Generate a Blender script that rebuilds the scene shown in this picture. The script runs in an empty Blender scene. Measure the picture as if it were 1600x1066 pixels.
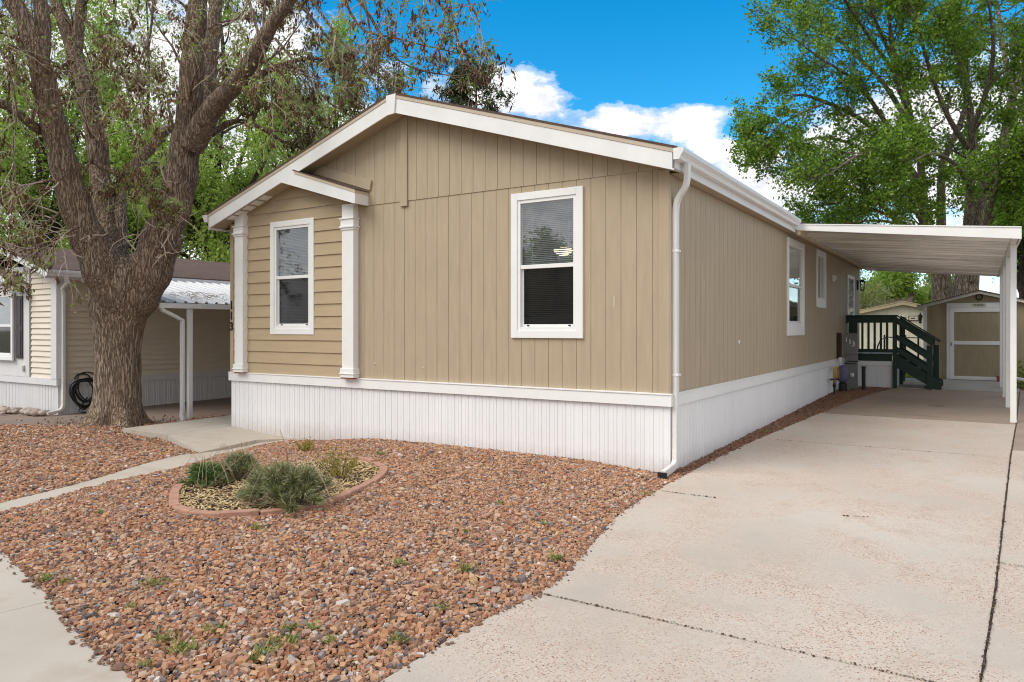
import bpy, bmesh, math, random
import numpy as np
from mathutils import Vector, Matrix
rad = math.radians
scene = bpy.context.scene
COL = scene.collection

# ------------------------------------------------------------------ camera
CAM_YAW = rad(32.7); CAM_H = 1.70; FPX = 1136.0; HORIZ = 514.0
cam_d = bpy.data.cameras.new("camera")
cam = bpy.data.objects.new("camera", cam_d); COL.objects.link(cam)
cam.location = (0, 0, CAM_H)
cam.rotation_euler = (rad(90), 0, CAM_YAW)
cam_d.sensor_width = 36.0
cam_d.lens = FPX / 1600 * 36
cam_d.shift_y = (HORIZ - 533.0) / 1600
cam_d.clip_start = 0.05; cam_d.clip_end = 3000
scene.camera = cam

# ------------------------------------------------------------------ exposure
scene.view_settings.view_transform = 'Standard'
scene.view_settings.look = 'None'
scene.view_settings.exposure = 0.98
scene.view_settings.gamma = 1
scene.cycles.use_denoising = True
scene.cycles.denoising_prefilter = 'ACCURATE'
scene.cycles.filter_width = 1.05
scene.cycles.max_bounces = 8
scene.cycles.transparent_max_bounces = 16

# ------------------------------------------------------------------ rays (photo pixels -> world points used when measuring)
RX, RY = math.cos(CAM_YAW), math.sin(CAM_YAW)
def ray(px, py):
    r = (px - 800) / FPX; u = -(py - HORIZ) / FPX
    return Vector((RX * r - RY, RY * r + RX, u))
def atd(px, py, d):
    v = ray(px, py) * d; v.z += CAM_H; return v
def onY(px, py, Y):
    v = ray(px, py); v *= Y / v.y; v.z += CAM_H; return v
def onX(px, py, X):
    v = ray(px, py); v *= X / v.x; v.z += CAM_H; return v
def onG(px, py, z=0.0):
    v = ray(px, py); v *= (z - CAM_H) / v.z; v.z = z; return v

# ------------------------------------------------------------------ world: sky with clouds
SUN_EL = rad(48); SUN_DIR = Vector((-0.42, -0.62, 0.0)).normalized() * math.cos(SUN_EL) + Vector((0, 0, math.sin(SUN_EL)))
w = bpy.data.worlds.new("World"); scene.world = w; w.use_nodes = True
nt = w.node_tree; nt.nodes.clear()
def N(nt, t, **k):
    n = nt.nodes.new(t)
    for a, b in k.items():
        setattr(n, a, b)
    return n
def mth(nt, op, a, b=None, c=None, clamp=False):
    n = nt.nodes.new('ShaderNodeMath'); n.operation = op; n.use_clamp = clamp
    for i, v in enumerate((a, b, c)):
        if v is None: continue
        if isinstance(v, (int, float)): n.inputs[i].default_value = v
        else: nt.links.new(v, n.inputs[i])
    return n.outputs[0]
def ramp(nt, fac, stops, interp='LINEAR'):
    n = nt.nodes.new('ShaderNodeValToRGB'); n.color_ramp.interpolation = interp
    el = n.color_ramp.elements
    while len(el) < len(stops): el.new(0.5)
    for e, (p, c) in zip(el, stops):
        e.position = p; e.color = (c[0], c[1], c[2], 1) if not isinstance(c, (int, float)) else (c, c, c, 1)
    nt.links.new(fac, n.inputs[0]); return n.outputs[0]
def mixc(nt, fac, a, b, mode='MIX'):
    n = nt.nodes.new('ShaderNodeMix'); n.data_type = 'RGBA'; n.blend_type = mode
    for i, v in ((0, fac), (6, a), (7, b)):
        if isinstance(v, (int, float)): n.inputs[i].default_value = v
        elif isinstance(v, (tuple, list)): n.inputs[i].default_value = (v[0], v[1], v[2], 1)
        else: nt.links.new(v, n.inputs[i])
    return n.outputs[2]
sky = N(nt, 'ShaderNodeTexSky', sky_type='NISHITA', sun_disc=False)
sky.sun_elevation = SUN_EL; sky.sun_rotation = math.atan2(SUN_DIR.x, SUN_DIR.y)
sky.altitude = 1700; sky.ozone_density = 2.2; sky.air_density = 1.0; sky.dust_density = 0.2
hsv = N(nt, 'ShaderNodeHueSaturation'); hsv.inputs['Saturation'].default_value = 1.44; hsv.inputs['Hue'].default_value = 0.485
nt.links.new(sky.outputs[0], hsv.inputs['Color'])
tc = N(nt, 'ShaderNodeTexCoord')
sep = N(nt, 'ShaderNodeSeparateXYZ'); nt.links.new(tc.outputs['Generated'], sep.inputs[0])
el_ = sep.outputs[2]
mp = N(nt, 'ShaderNodeMapping'); mp.inputs['Scale'].default_value = (1, 1, 2.0); nt.links.new(tc.outputs['Generated'], mp.inputs[0])
n1 = N(nt, 'ShaderNodeTexNoise'); n1.inputs['Scale'].default_value = 3.1; n1.inputs['Detail'].default_value = 9; n1.inputs['Roughness'].default_value = 0.56
nt.links.new(mp.outputs[0], n1.inputs['Vector'])
n1b = N(nt, 'ShaderNodeTexNoise'); n1b.inputs['Scale'].default_value = 12; n1b.inputs['Detail'].default_value = 6; n1b.inputs['Roughness'].default_value = 0.66
nt.links.new(mp.outputs[0], n1b.inputs['Vector'])
def blob(px, py, rpx, rpy, amp):
    d = ray(px, py).normalized(); right = Vector((RX, RY, 0)); up = right.cross(d).normalized()
    out = None
    acc = None
    for ax, rr in ((right, rpx), (up, rpy)):
        vm = N(nt, 'ShaderNodeVectorMath', operation='DOT_PRODUCT'); vm.inputs[1].default_value = ax
        nt.links.new(tc.outputs['Generated'], vm.inputs[0])
        q = mth(nt, 'SUBTRACT', vm.outputs['Value'], ax.dot(d))
        q = mth(nt, 'MULTIPLY', q, FPX / rr); q = mth(nt, 'MULTIPLY', q, q)
        acc = q if acc is None else mth(nt, 'ADD', acc, q)
    vm = N(nt, 'ShaderNodeVectorMath', operation='DOT_PRODUCT'); vm.inputs[1].default_value = d
    nt.links.new(tc.outputs['Generated'], vm.inputs[0])
    front = mth(nt, 'GREATER_THAN', vm.outputs['Value'], 0.0)
    g = mth(nt, 'EXPONENT', mth(nt, 'MULTIPLY', acc, -1.0))
    return mth(nt, 'MULTIPLY', mth(nt, 'MULTIPLY', g, amp), front)
dens = mth(nt, 'MULTIPLY', mth(nt, 'SUBTRACT', n1.outputs[0], 0.5), 1.3)
dens = mth(nt, 'ADD', dens, mth(nt, 'MULTIPLY', mth(nt, 'SUBTRACT', n1b.outputs[0], 0.5), 1.15))
bias = ramp(nt, el_, [(0.0, 0.62), (0.15, 0.50), (0.24, 0.40), (0.33, 0.30), (1.0, 0.36)])
dens = mth(nt, 'ADD', dens, mth(nt, 'SUBTRACT', bias, 0.44))
# overcast part of the sky lies behind and to the left of the camera
vmb = N(nt, 'ShaderNodeVectorMath', operation='DOT_PRODUCT'); vmb.inputs[1].default_value = Vector((RY, -RX, 0.15)).normalized()
nt.links.new(tc.outputs['Generated'], vmb.inputs[0])
dens = mth(nt, 'ADD', dens, mth(nt, 'MULTIPLY', mth(nt, 'ADD', vmb.outputs['Value'], 0.35, clamp=True), 0.9))
for b in ((850, 150, 75, 34, .50), (1020, 195, 150, 30, .52), (755, 118, 60, 40, .34), (1130, 240, 60, 20, .45), (1100, 175, 40, 14, .3), (985, 114, 30, 12, .52), (998, 134, 26, 9, .46), (1165, 200, 45, 18, -.5), (925, 135, 70, 20, -.45), (905, 168, 30, 10, -.3), (1165, 290, 50, 25, .3),
          (150, 150, 260, 190, .40), (1480, 230, 160, 150, .36), (1200, 300, 90, 40, .35), (1000, 20, 300, 75, -.6), (1160, 90, 160, 70, -.45), (640, 60, 140, 60, -.2), (450, 250, 260, 90, .3), (360, 60, 150, 90, .35)):
    dens = mth(nt, 'ADD', dens, blob(*b))
cl = mth(nt, 'MULTIPLY', mth(nt, 'ADD', dens, 0.05), 3.2, clamp=True)
cl = ramp(nt, cl, [(0, 0.0), (0.35, 0.35), (1, 1.0)], 'EASE')
shade = ramp(nt, n1b.outputs[0], [(0.33, (0.52, 0.56, 0.63)), (0.6, (0.93, 0.92, 0.92))])
bg1 = N(nt, 'ShaderNodeBackground'); bg1.inputs[1].default_value = 0.118
nt.links.new(hsv.outputs[0], bg1.inputs[0])
bg2 = N(nt, 'ShaderNodeBackground'); bg2.inputs[1].default_value = 0.68
nt.links.new(shade, bg2.inputs[0])
ms = N(nt, 'ShaderNodeMixShader'); nt.links.new(cl, ms.inputs[0]); nt.links.new(bg1.outputs[0], ms.inputs[1]); nt.links.new(bg2.outputs[0], ms.inputs[2])
wo = N(nt, 'ShaderNodeOutputWorld'); nt.links.new(ms.outputs[0], wo.inputs[0])
w.cycles.sampling_method = 'MANUAL'; w.cycles.sample_map_resolution = 512

# ------------------------------------------------------------------ sun
sd = bpy.data.lights.new("sun", 'SUN'); sd.energy = 1.35; sd.angle = rad(38); sd.color = (1.0, 0.95, 0.87)
sun = bpy.data.objects.new("sun", sd); COL.objects.link(sun); sun.location = (0, 0, 30)
sun.rotation_euler = SUN_DIR.to_track_quat('Z', 'Y').to_euler()

# ------------------------------------------------------------------ object helpers
ORG = {}
def tag(o, label=None, cat=None, group=None, kind=None):
    if label: o['label'] = label
    if cat: o['category'] = cat
    if group: o['group'] = group
    if kind: o['kind'] = kind
    return o
def thing(name, loc, label, cat, group=None):
    o = bpy.data.objects.new(name, None); COL.objects.link(o); o.location = loc
    o.empty_display_size = 0.2
    ORG[o] = Vector(loc); return tag(o, label, cat, group)
def finish(name, me, mat, parent=None, loc=None, smooth=False, bevel=0):
    me.materials.append(mat)
    if smooth: me.shade_smooth()
    o = bpy.data.objects.new(name, me); COL.objects.link(o)
    if parent is not None:
        org = ORG[parent]; o.parent = parent
    else:
        org = Vector(loc) if loc is not None else Vector((0, 0, 0)); o.location = org
    if org.length > 0: me.transform(Matrix.Translation(-org))
    ORG[o] = org
    if bevel:
        b = o.modifiers.new('bevel', 'BEVEL'); b.width = bevel; b.segments = 2; b.limit_method = 'ANGLE'; b.angle_limit = rad(40)
    return o
class MB:
    def __init__(s, tf=None): s.v = []; s.f = []; s.tf = tf
    def pt(s, p):
        p = s.tf(*p) if s.tf else p
        s.v.append((p[0], p[1], p[2])); return len(s.v) - 1
    def poly(s, pts): s.f.append([s.pt(p) for p in pts]); return s
    def box(s, a0, a1, b0, b1, c0, c1):
        i = [s.pt((x, y, z)) for z in (c0, c1) for y in (b0, b1) for x in (a0, a1)]
        for q in ((0, 2, 3, 1), (4, 5, 7, 6), (0, 1, 5, 4), (2, 6, 7, 3), (0, 4, 6, 2), (1, 3, 7, 5)): s.f.append([i[k] for k in q])
        return s
    def prism(s, pts, vec):
        vec = Vector(vec); a = [s.pt(p) for p in pts]; b = [s.pt(Vector(p) + vec) for p in pts]; n = len(a)
        s.f.append(a[::-1]); s.f.append(b)
        for k in range(n): s.f.append([a[k], a[(k + 1) % n], b[(k + 1) % n], b[k]])
        return s
    def beam(s, p, q, wd, ht, up=(0, 0, 1)):
        p = Vector(p); q = Vector(q); d = (q - p).normalized(); up = Vector(up)
        sd = d.cross(up).normalized() * (wd / 2); u = sd.cross(d).normalized() * (ht / 2)
        return s.prism([p + sd + u, p - sd + u, p - sd - u, p + sd - u], q - p)
    def sweep(s, path, prof, scale=None, caps=True, up=(0, 0, 1)):
        path = [Vector(p) for p in path]; m = len(prof); rings = []
        upv = Vector(up); 
        t0 = (path[1] - path[0]).normalized()
        a = t0.cross(upv)
        if a.length < 1e-3: a = t0.cross(Vector((1, 0, 0)))
        a.normalize()
        for k, p in enumerate(path):
            if k == 0: t = t0
            elif k == len(path) - 1: t = (path[k] - path[k - 1]).normalized()
            else: t = ((path[k + 1] - p).normalized() + (p - path[k - 1]).normalized()).normalized()
            a = (a - t * a.dot(t)).normalized(); b = a.cross(t)
            sc = scale[k] if scale else 1
            rings.append([s.pt(p + a * (x * sc) + b * (y * sc)) for x, y in prof])
        for r0, r1 in zip(rings, rings[1:]):
            for k in range(m): s.f.append([r0[k], r0[(k + 1) % m], r1[(k + 1) % m], r1[k]])
        if caps: s.f.append(rings[0][::-1]); s.f.append(rings[-1])
        return s
    def tube(s, path, r, n=10, caps=True):
        prof = [(math.cos(2 * math.pi * k / n), math.sin(2 * math.pi * k / n)) for k in range(n)]
        sc = r if isinstance(r, (list, tuple)) else [r] * len(path)
        return s.sweep(path, prof, sc, caps)
    def lathe(s, c, prof, n=20):
        rings = []
        for r, z in prof: rings.append([s.pt((c[0] + r * math.cos(2 * math.pi * k / n), c[1] + r * math.sin(2 * math.pi * k / n), c[2] + z)) for k in range(n)])
        for r0, r1 in zip(rings, rings[1:]):
            for k in range(n): s.f.append([r0[k], r0[(k + 1) % n], r1[(k + 1) % n], r1[k]])
        s.f.append(rings[0][::-1]); s.f.append(rings[-1]); return s
    def build(s, name, mat, parent=None, loc=None, smooth=False, bevel=0, fixn=True):
        me = bpy.data.meshes.new(name); me.from_pydata(s.v, [], s.f); me.update()
        if fixn:
            bm = bmesh.new(); bm.from_mesh(me); bmesh.ops.recalc_face_normals(bm, faces=bm.faces); bm.to_mesh(me); bm.free()
        return finish(name, me, mat, parent, loc, smooth, bevel)
def np_mesh(name, verts, faces, mat, parent=None, loc=None, smooth=False):
    verts = np.asarray(verts, dtype=np.float32); faces = np.asarray(faces, dtype=np.int32)
    me = bpy.data.meshes.new(name); k = faces.shape[1]
    me.vertices.add(len(verts)); me.vertices.foreach_set('co', verts.ravel())
    me.loops.add(faces.size); me.loops.foreach_set('vertex_index', faces.ravel())
    me.polygons.add(len(faces)); me.polygons.foreach_set('loop_start', np.arange(len(faces), dtype=np.int32) * k)
    me.update(calc_edges=True)
    if not smooth: me.shade_flat()
    return finish(name, me, mat, parent, loc, smooth)

# ------------------------------------------------------------------ materials
def mat(name):
    m = bpy.data.materials.new(name); m.use_nodes = True
    return m, m.node_tree, m.node_tree.nodes['Principled BSDF']
def coords(nt, scale=(1, 1, 1)):
    t = N(nt, 'ShaderNodeTexCoord'); m = N(nt, 'ShaderNodeMapping'); m.inputs['Scale'].default_value = scale
    nt.links.new(t.outputs['Object'], m.inputs[0]); return m.outputs[0]
def noise(nt, vec, sc, det=4, rough=.55):
    n = N(nt, 'ShaderNodeTexNoise'); n.inputs['Scale'].default_value = sc; n.inputs['Detail'].default_value = det; n.inputs['Roughness'].default_value = rough
    nt.links.new(vec, n.inputs['Vector']); return n.outputs[0]
def bump(nt, h, strength, dist, b):
    n = N(nt, 'ShaderNodeBump'); n.inputs['Strength'].default_value = strength; n.inputs['Distance'].default_value = dist
    nt.links.new(h, n.inputs['Height']); nt.links.new(n.outputs[0], b.inputs['Normal']); return n
def painted(name, col, rough=.5, var=.12, sc=(1, 1, 1), grain=0.25, gdist=.002, metal=0, nsc=3, spec=.4):
    m, nt, b = mat(name); v = coords(nt, sc)
    a = noise(nt, v, nsc, 5); lo = [c * (1 - var) for c in col]; hi = [min(1, c * (1 + var)) for c in col]
    c = ramp(nt, a, [(0.3, lo), (0.7, hi)])
    d = noise(nt, v, nsc * 9, 4); c = mixc(nt, mth(nt, 'MULTIPLY', mth(nt, 'SUBTRACT', d, .5, clamp=True), var * 2.5), c, [x * .6 for x in col])
    nt.links.new(c, b.inputs['Base Color']); b.inputs['Roughness'].default_value = rough; b.inputs['Metallic'].default_value = metal
    b.inputs['Specular IOR Level'].default_value = spec
    if grain: bump(nt, noise(nt, v, 45, 4), grain, gdist, b)
    return m
M = {}
M['siding'] = painted('siding_tan', (0.425, 0.342, 0.24), .62, .07, (6, 6, .8), .5, .003, nsc=2.2, spec=.25)
M['lap'] = painted('lap_tan', (0.45, 0.348, 0.226), .62, .05, (.8, .8, 6), .5, .003, nsc=2.2, spec=.25)
M['soffit'] = painted('soffit_tan', (0.40, 0.32, 0.22), .65, .05)
M['white'] = painted('white_trim', (0.80, 0.80, 0.79), .45, .03, (1, 1, 1), .12, .001)
M['fascia'] = painted('white_fascia', (0.76, 0.755, 0.745), .5, .05, (1, 1, 1), .15, .001)
M['skirt'] = painted('white_skirting', (0.80, 0.80, 0.81), .42, .03, (1, 1, .3), .1, .002)
M['gutter'] = painted('white_gutter', (0.76, 0.75, 0.74), .35, .05, (3, .4, 3), .1, .001)
M['drip'] = painted('beige_drip_edge', (0.50, 0.42, 0.32), .5, .05)
M['pipe_white'] = painted('downspout_white', (0.74, 0.735, 0.725), .35, .05, (5, 5, .7), .1, .001)
M['green'] = painted('dark_green_paint', (0.006, 0.032, 0.020), .45, .25, (1, 1, 1), .3, .002)
M['black'] = painted('black_metal', (0.015, 0.015, 0.016), .45, .2)
M['dark'] = painted('dark_interior', (0.05, 0.05, 0.055), .8, .1, grain=0)
M['curtain'] = painted('grey_curtain', (0.20, 0.20, 0.185), .8, .08, (1, 1, 8), grain=0)
M['inner'] = painted('interior_wall', (0.45, 0.47, 0.50), .8, .05, grain=0)
M['blind'] = painted('blind_slat', (0.62, 0.64, 0.66), .5, .03, grain=0)
M['grey_box'] = painted('grey_metal', (0.22, 0.225, 0.22), .5, .12)
M['yellow'] = painted('yellow_pipe', (0.55, 0.33, 0.04), .5, .1)
M['bluegrey'] = painted('meter_blue', (0.12, 0.12, 0.19), .5, .2)
M['brick'] = painted('edging_brick_red', (0.43, 0.245, 0.175), .85, .25, (1, 1, 1), .6, .004, nsc=8, spec=.2)
M['shed'] = painted('shed_tan', (0.33, 0.275, 0.175), .65, .1, (4, 4, .7), .3, .002)
M['cream'] = painted('cream_wall', (0.80, 0.76, 0.61), .6, .05, (3, 3, .6), .3, .002)
M['creamtrim'] = painted('cream_trim', (0.62, 0.52, 0.33), .6, .05)
M['nlap'] = painted('neighbour_vinyl', (0.74, 0.655, 0.54), .5, .05, (.6, .6, 4), .1, .001)
M['nwhite'] = painted('neighbour_white', (0.68, 0.68, 0.69), .5, .05, (1, 1, .4), .15, .001)
M['shutter'] = painted('plum_shutter', (0.065, 0.045, 0.055), .5, .15)
M['hose'] = painted('black_hose', (0.02, 0.021, 0.023), .35, .2)
M['copper'] = painted('terracotta_red', (0.26, 0.05, 0.03), .8, .2)
M['sign'] = painted('plaque', (0.55, 0.53, 0.48), .6, .1)
M['rust'] = painted('rusty_iron', (0.05, 0.03, 0.02), .7, .3)
M['brownframe'] = painted('brown_frame', (0.10, 0.045, 0.03), .6, .2)

def splash(m, z0, z1):
    nt = m.node_tree; b = nt.nodes['Principled BSDF']; src = b.inputs['Base Color'].links[0].from_socket
    t = N(nt, 'ShaderNodeNewGeometry'); s = N(nt, 'ShaderNodeSeparateXYZ'); nt.links.new(t.outputs['Position'], s.inputs[0])
    nz = noise(nt, t.outputs['Position'], 7, 6, .7)
    zz = mth(nt, 'SUBTRACT', s.outputs[2], mth(nt, 'MULTIPLY', mth(nt, 'SUBTRACT', nz, .5), .35))
    f = ramp(nt, mth(nt, 'DIVIDE', mth(nt, 'SUBTRACT', zz, z0), z1 - z0), [(0, .42), (1, 0.0)])
    nt.links.new(mixc(nt, f, src, (.42, .33, .27)), b.inputs['Base Color'])
splash(M['skirt'], -.05, .22); splash(M['pipe_white'], 0, .3)
def carport_metal():
    m, nt, b = mat('carport_aluminium'); v = coords(nt, (.12, 2.6, .2))
    c = ramp(nt, noise(nt, v, 3, 4), [(.38, (.40, .385, .36)), (.62, (.66, .645, .62))])  # long colour bands: streak reflections painted in, together with uneven soiling of the panels
    nt.links.new(c, b.inputs['Base Color']); b.inputs['Roughness'].default_value = .33; b.inputs['Metallic'].default_value = .6
    nt.links.new(ramp(nt, noise(nt, v, 9, 3), [(.3, .16), (.7, .24)]), b.inputs['Roughness'])
    bump(nt, noise(nt, v, 5, 2), .12, .006, b); return m
M['ceiling'] = carport_metal()

def glass(name, tint, refl=1.9, rough=.0):
    m, nt, b = mat(name); nt.nodes.remove(b); out = [n for n in nt.nodes if n.type == 'OUTPUT_MATERIAL'][0]
    tr = N(nt, 'ShaderNodeBsdfTransparent'); tr.inputs[0].default_value = (*tint, 1)
    gl = N(nt, 'ShaderNodeBsdfGlossy'); gl.inputs['Roughness'].default_value = rough; gl.inputs[0].default_value = (.95, .97, 1, 1)
    lw = N(nt, 'ShaderNodeLayerWeight'); lw.inputs['Blend'].default_value = .5
    frv = mth(nt, 'MULTIPLY_ADD', mth(nt, 'POWER', lw.outputs['Facing'], 4.0), 1 - refl, refl, clamp=True)
    v = coords(nt, (1, 1, 1)); bn = N(nt, 'ShaderNodeBump'); bn.inputs['Strength'].default_value = .06; bn.inputs['Distance'].default_value = .02
    nt.links.new(noise(nt, v, 1.6, 1), bn.inputs['Height']); nt.links.new(bn.outputs[0], gl.inputs['Normal'])
    mx = N(nt, 'ShaderNodeMixShader'); nt.links.new(frv, mx.inputs[0]); nt.links.new(tr.outputs[0], mx.inputs[1]); nt.links.new(gl.outputs[0], mx.inputs[2])
    nt.links.new(mx.outputs[0], out.inputs[0]); return m
M['glass'] = glass('window_glass', (.92, .94, .95), .085)
M['screen'] = glass('screened_glass', (.62, .62, .62), .022, .04)

def shingles(name, col):
    m, nt, b = mat(name); v = coords(nt)
    br = N(nt, 'ShaderNodeTexBrick'); br.inputs['Scale'].default_value = 1; br.inputs['Brick Width'].default_value = .3; br.inputs['Row Height'].default_value = .14
    br.inputs['Mortar Size'].default_value = .006; br.inputs['Color1'].default_value = (*[c * .75 for c in col], 1); br.inputs['Color2'].default_value = (*[c * 1.3 for c in col], 1); br.inputs['Mortar'].default_value = (*[c * .3 for c in col], 1)
    sw = N(nt, 'ShaderNodeSeparateXYZ'); nt.links.new(v, sw.inputs[0]); cb = N(nt, 'ShaderNodeCombineXYZ')
    nt.links.new(sw.outputs[1], cb.inputs[0]); nt.links.new(sw.outputs[0], cb.inputs[1]); nt.links.new(cb.outputs[0], br.inputs[0])
    c = mixc(nt, .5, br.outputs[0], ramp(nt, noise(nt, v, 60, 3), [(.3, [x * .5 for x in col]), (.7, [x * 1.7 for x in col])]))
    nt.links.new(c, b.inputs['Base Color']); b.inputs['Roughness'].default_value = .95
    bump(nt, noise(nt, v, 90, 3), .5, .006, b); return m
M['shingle'] = shingles('brown_shingles', (.12, .075, .06))
M['shingle_dark'] = shingles('dark_shingles', (.09, .055, .042))

def concrete(name, col, agg=0.0, stain=.15, fine=1.0):
    m, nt, b = mat(name); v = coords(nt)
    big = noise(nt, v, .55, 6, .6); med = noise(nt, v, 5, 6, .65)
    c = ramp(nt, big, [(.32, [col[0] * (1 - stain), col[1] * (1 - stain * 1.25), col[2] * (1 - stain * 1.5)]), (.66, [min(1, x * (1 + stain * .7)) for x in col])])
    c = mixc(nt, mth(nt, 'MULTIPLY', med, .35), c, [x * .72 for x in col])
    h = noise(nt, v, 90, 4, .7)
    if agg:
        vo = N(nt, 'ShaderNodeTexVoronoi'); vo.inputs['Scale'].default_value = 80; nt.links.new(v, vo.inputs['Vector'])
        sp = N(nt, 'ShaderNodeSeparateColor'); nt.links.new(vo.outputs['Color'], sp.inputs[0])
        pc = ramp(nt, sp.outputs[0], [(0, (.17, .10, .075)), (.09, (.33, .18, .12)), (.26, (.46, .29, .205)), (.5, (.50, .37, .29)), (.72, (.56, .48, .40)), (.88, (.64, .59, .53)), (.96, (.18, .15, .14))], 'CONSTANT')
        core = ramp(nt, vo.outputs['Distance'], [(.30, 1.0), (.55, 0.0)])
        patch = ramp(nt, noise(nt, v, 1.1, 7, .62), [(.39, .12), (.58, 1.0)])
        pick = mth(nt, 'GREATER_THAN', sp.outputs[1], .12)
        f = mth(nt, 'MULTIPLY', mth(nt, 'MULTIPLY', mth(nt, 'MULTIPLY', core, patch), pick), agg)
        c = mixc(nt, mth(nt, 'MULTIPLY', patch, .55), c, [col[0] * .96, col[1] * .80, col[2] * .70])
        c = mixc(nt, f, c, pc)
        vo2 = N(nt, 'ShaderNodeTexVoronoi'); vo2.inputs['Scale'].default_value = 24; nt.links.new(v, vo2.inputs['Vector'])
        s2 = N(nt, 'ShaderNodeSeparateColor'); nt.links.new(vo2.outputs['Color'], s2.inputs[0])
        dk = mth(nt, 'MULTIPLY', mth(nt, 'LESS_THAN', vo2.outputs['Distance'], .17), mth(nt, 'GREATER_THAN', s2.outputs[2], .80))
        c = mixc(nt, mth(nt, 'MULTIPLY', dk, .8), c, (.09, .085, .085))
        h = mth(nt, 'ADD', mth(nt, 'MULTIPLY', core, mth(nt, 'MULTIPLY', patch, .7)), h)
    # blotches of dirt
    dirt = ramp(nt, noise(nt, v, 2.3, 8, .7), [(.50, 0.0), (.72, .6)])
    c = mixc(nt, dirt, c, [col[0] * .74, col[1] * .66, col[2] * .58])
    if name == 'driveway_worn':
        g_ = N(nt, 'ShaderNodeNewGeometry'); s_ = N(nt, 'ShaderNodeSeparateXYZ'); nt.links.new(g_.outputs['Position'], s_.inputs[0]); wob = mth(nt, 'MULTIPLY', noise(nt, g_.outputs['Position'], 3, 5, .6), 1.2)
        for (sx_, sy_, rx_, ry_, am_) in ((-.72, 17.3, .32, .55, .8), (-2.1, 14.2, .5, .35, .3), (-.9, 15.4, .9, .25, .25)):
            qx = mth(nt, 'DIVIDE', mth(nt, 'SUBTRACT', s_.outputs[0], sx_), rx_); qy = mth(nt, 'DIVIDE', mth(nt, 'SUBTRACT', s_.outputs[1], sy_), ry_)
            rr2 = mth(nt, 'ADD', mth(nt, 'ADD', mth(nt, 'MULTIPLY', qx, qx), mth(nt, 'MULTIPLY', qy, qy)), wob)
            c = mixc(nt, ramp(nt, rr2, [(.35, am_), (1.0, 0.0)]), c, (.06, .05, .042))
    nt.links.new(c, b.inputs['Base Color']); b.inputs['Roughness'].default_value = .88; b.inputs['Specular IOR Level'].default_value = .25
    bump(nt, h, .35 * fine, .004, b); return m
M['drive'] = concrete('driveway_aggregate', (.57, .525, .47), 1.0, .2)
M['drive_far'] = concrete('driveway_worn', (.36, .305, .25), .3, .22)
M['walk'] = concrete('walk_concrete', (.51, .455, .385), 0, .09)
M['pad'] = concrete('pad_concrete', (.40, .38, .35), 0, .1)
M['street'] = concrete('neighbour_paving', (.26, .215, .19), 0.15, .15)
M['crack'] = concrete('joint_dirt', (.05, .038, .028), 0, .3)
M['crack2'] = concrete('joint_dirt_pale', (.17, .135, .105), 0, .3)
M['soil'] = concrete('gravel_bed_soil', (.085, .05, .034), 0, .3)
M['ground'] = concrete('dry_ground', (.13, .12, .06), 0, .35)

def island(name, stops, rough=.85, transl=0, bumpy=0, spec=.2, extra=None):
    m, nt, b = mat(name); g = N(nt, 'ShaderNodeNewGeometry')
    c = ramp(nt, g.outputs['Random Per Island'], stops)
    if bumpy:
        v = coords(nt); nn = noise(nt, v, 120, 3, .6)
        c = mixc(nt, mth(nt, 'MULTIPLY', nn, .45), c, (.25, .15, .11)); bump(nt, nn, .4, .003, b)
    nt.links.new(c, b.inputs['Base Color']); b.inputs['Roughness'].default_value = rough; b.inputs['Specular IOR Level'].default_value = spec
    if transl:
        out = [n for n in nt.nodes if n.type == 'OUTPUT_MATERIAL'][0]
        t = N(nt, 'ShaderNodeBsdfTranslucent'); nt.links.new(mixc(nt, .5, c, (.6, .8, .1), 'MULTIPLY') if False else c, t.inputs[0])
        mx = N(nt, 'ShaderNodeMixShader'); mx.inputs[0].default_value = transl
        nt.links.new(b.outputs[0], mx.inputs[1]); nt.links.new(t.outputs[0], mx.inputs[2]); nt.links.new(mx.outputs[0], out.inputs[0])
    return m
M['stone'] = island('red_gravel', [(0, (.47, .215, .115)), (.14, (.31, .135, .075)), (.28, (.55, .30, .155)), (.42, (.40, .21, .145)), (.54, (.58, .375, .20)), (.64, (.44, .27, .20)), (.74, (.63, .47, .35)), (.80, (.19, .105, .07)), (.87, (.09, .08, .085)), (.94, (.24, .215, .215)), (1, (.74, .66, .59))], .85, 0, 1)
M['chips'] = island('dark_red_gravel', [(0, (.26, .12, .07)), (.4, (.18, .09, .055)), (.8, (.30, .17, .11)), (1, (.12, .09, .08))], .85, 0, 1)
M['grit'] = island('dark_grit', [(0, (.05, .035, .025)), (.5, (.09, .06, .04)), (.85, (.16, .11, .075)), (1, (.35, .28, .22))], .9)
M['straw'] = island('straw_mulch', [(0, (.62, .47, .24)), (.5, (.50, .36, .17)), (1, (.70, .58, .36))], .8)
M['leaf_bright'] = island('leaf_spring_green', [(0, (.22, .36, .05)), (.5, (.34, .48, .09)), (1, (.46, .58, .16))], .55, .55)
M['leaf_pale'] = island('leaf_young', [(0, (.22, .31, .07)), (.5, (.32, .40, .11)), (1, (.42, .47, .18))], .55, .5)
M['leaf_maple'] = island('leaf_maple', [(0, (.10, .20, .025)), (.45, (.18, .32, .035)), (.8, (.28, .43, .06)), (1, (.38, .52, .11))], .5, .5)
M['seed'] = island('brown_seed_clusters', [(0, (.10, .055, .03)), (.5, (.17, .10, .06)), (1, (.30, .20, .13))], .8, .25)
M['needle'] = island('pine_needles', [(0, (.035, .06, .022)), (.6, (.06, .085, .03)), (1, (.09, .10, .045))], .7)
M['sage'] = island('sage_blades', [(0, (.13, .15, .05)), (.35, (.21, .235, .09)), (.68, (.33, .35, .18)), (.86, (.44, .42, .30)), (1, (.50, .37, .24))], .6)
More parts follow.
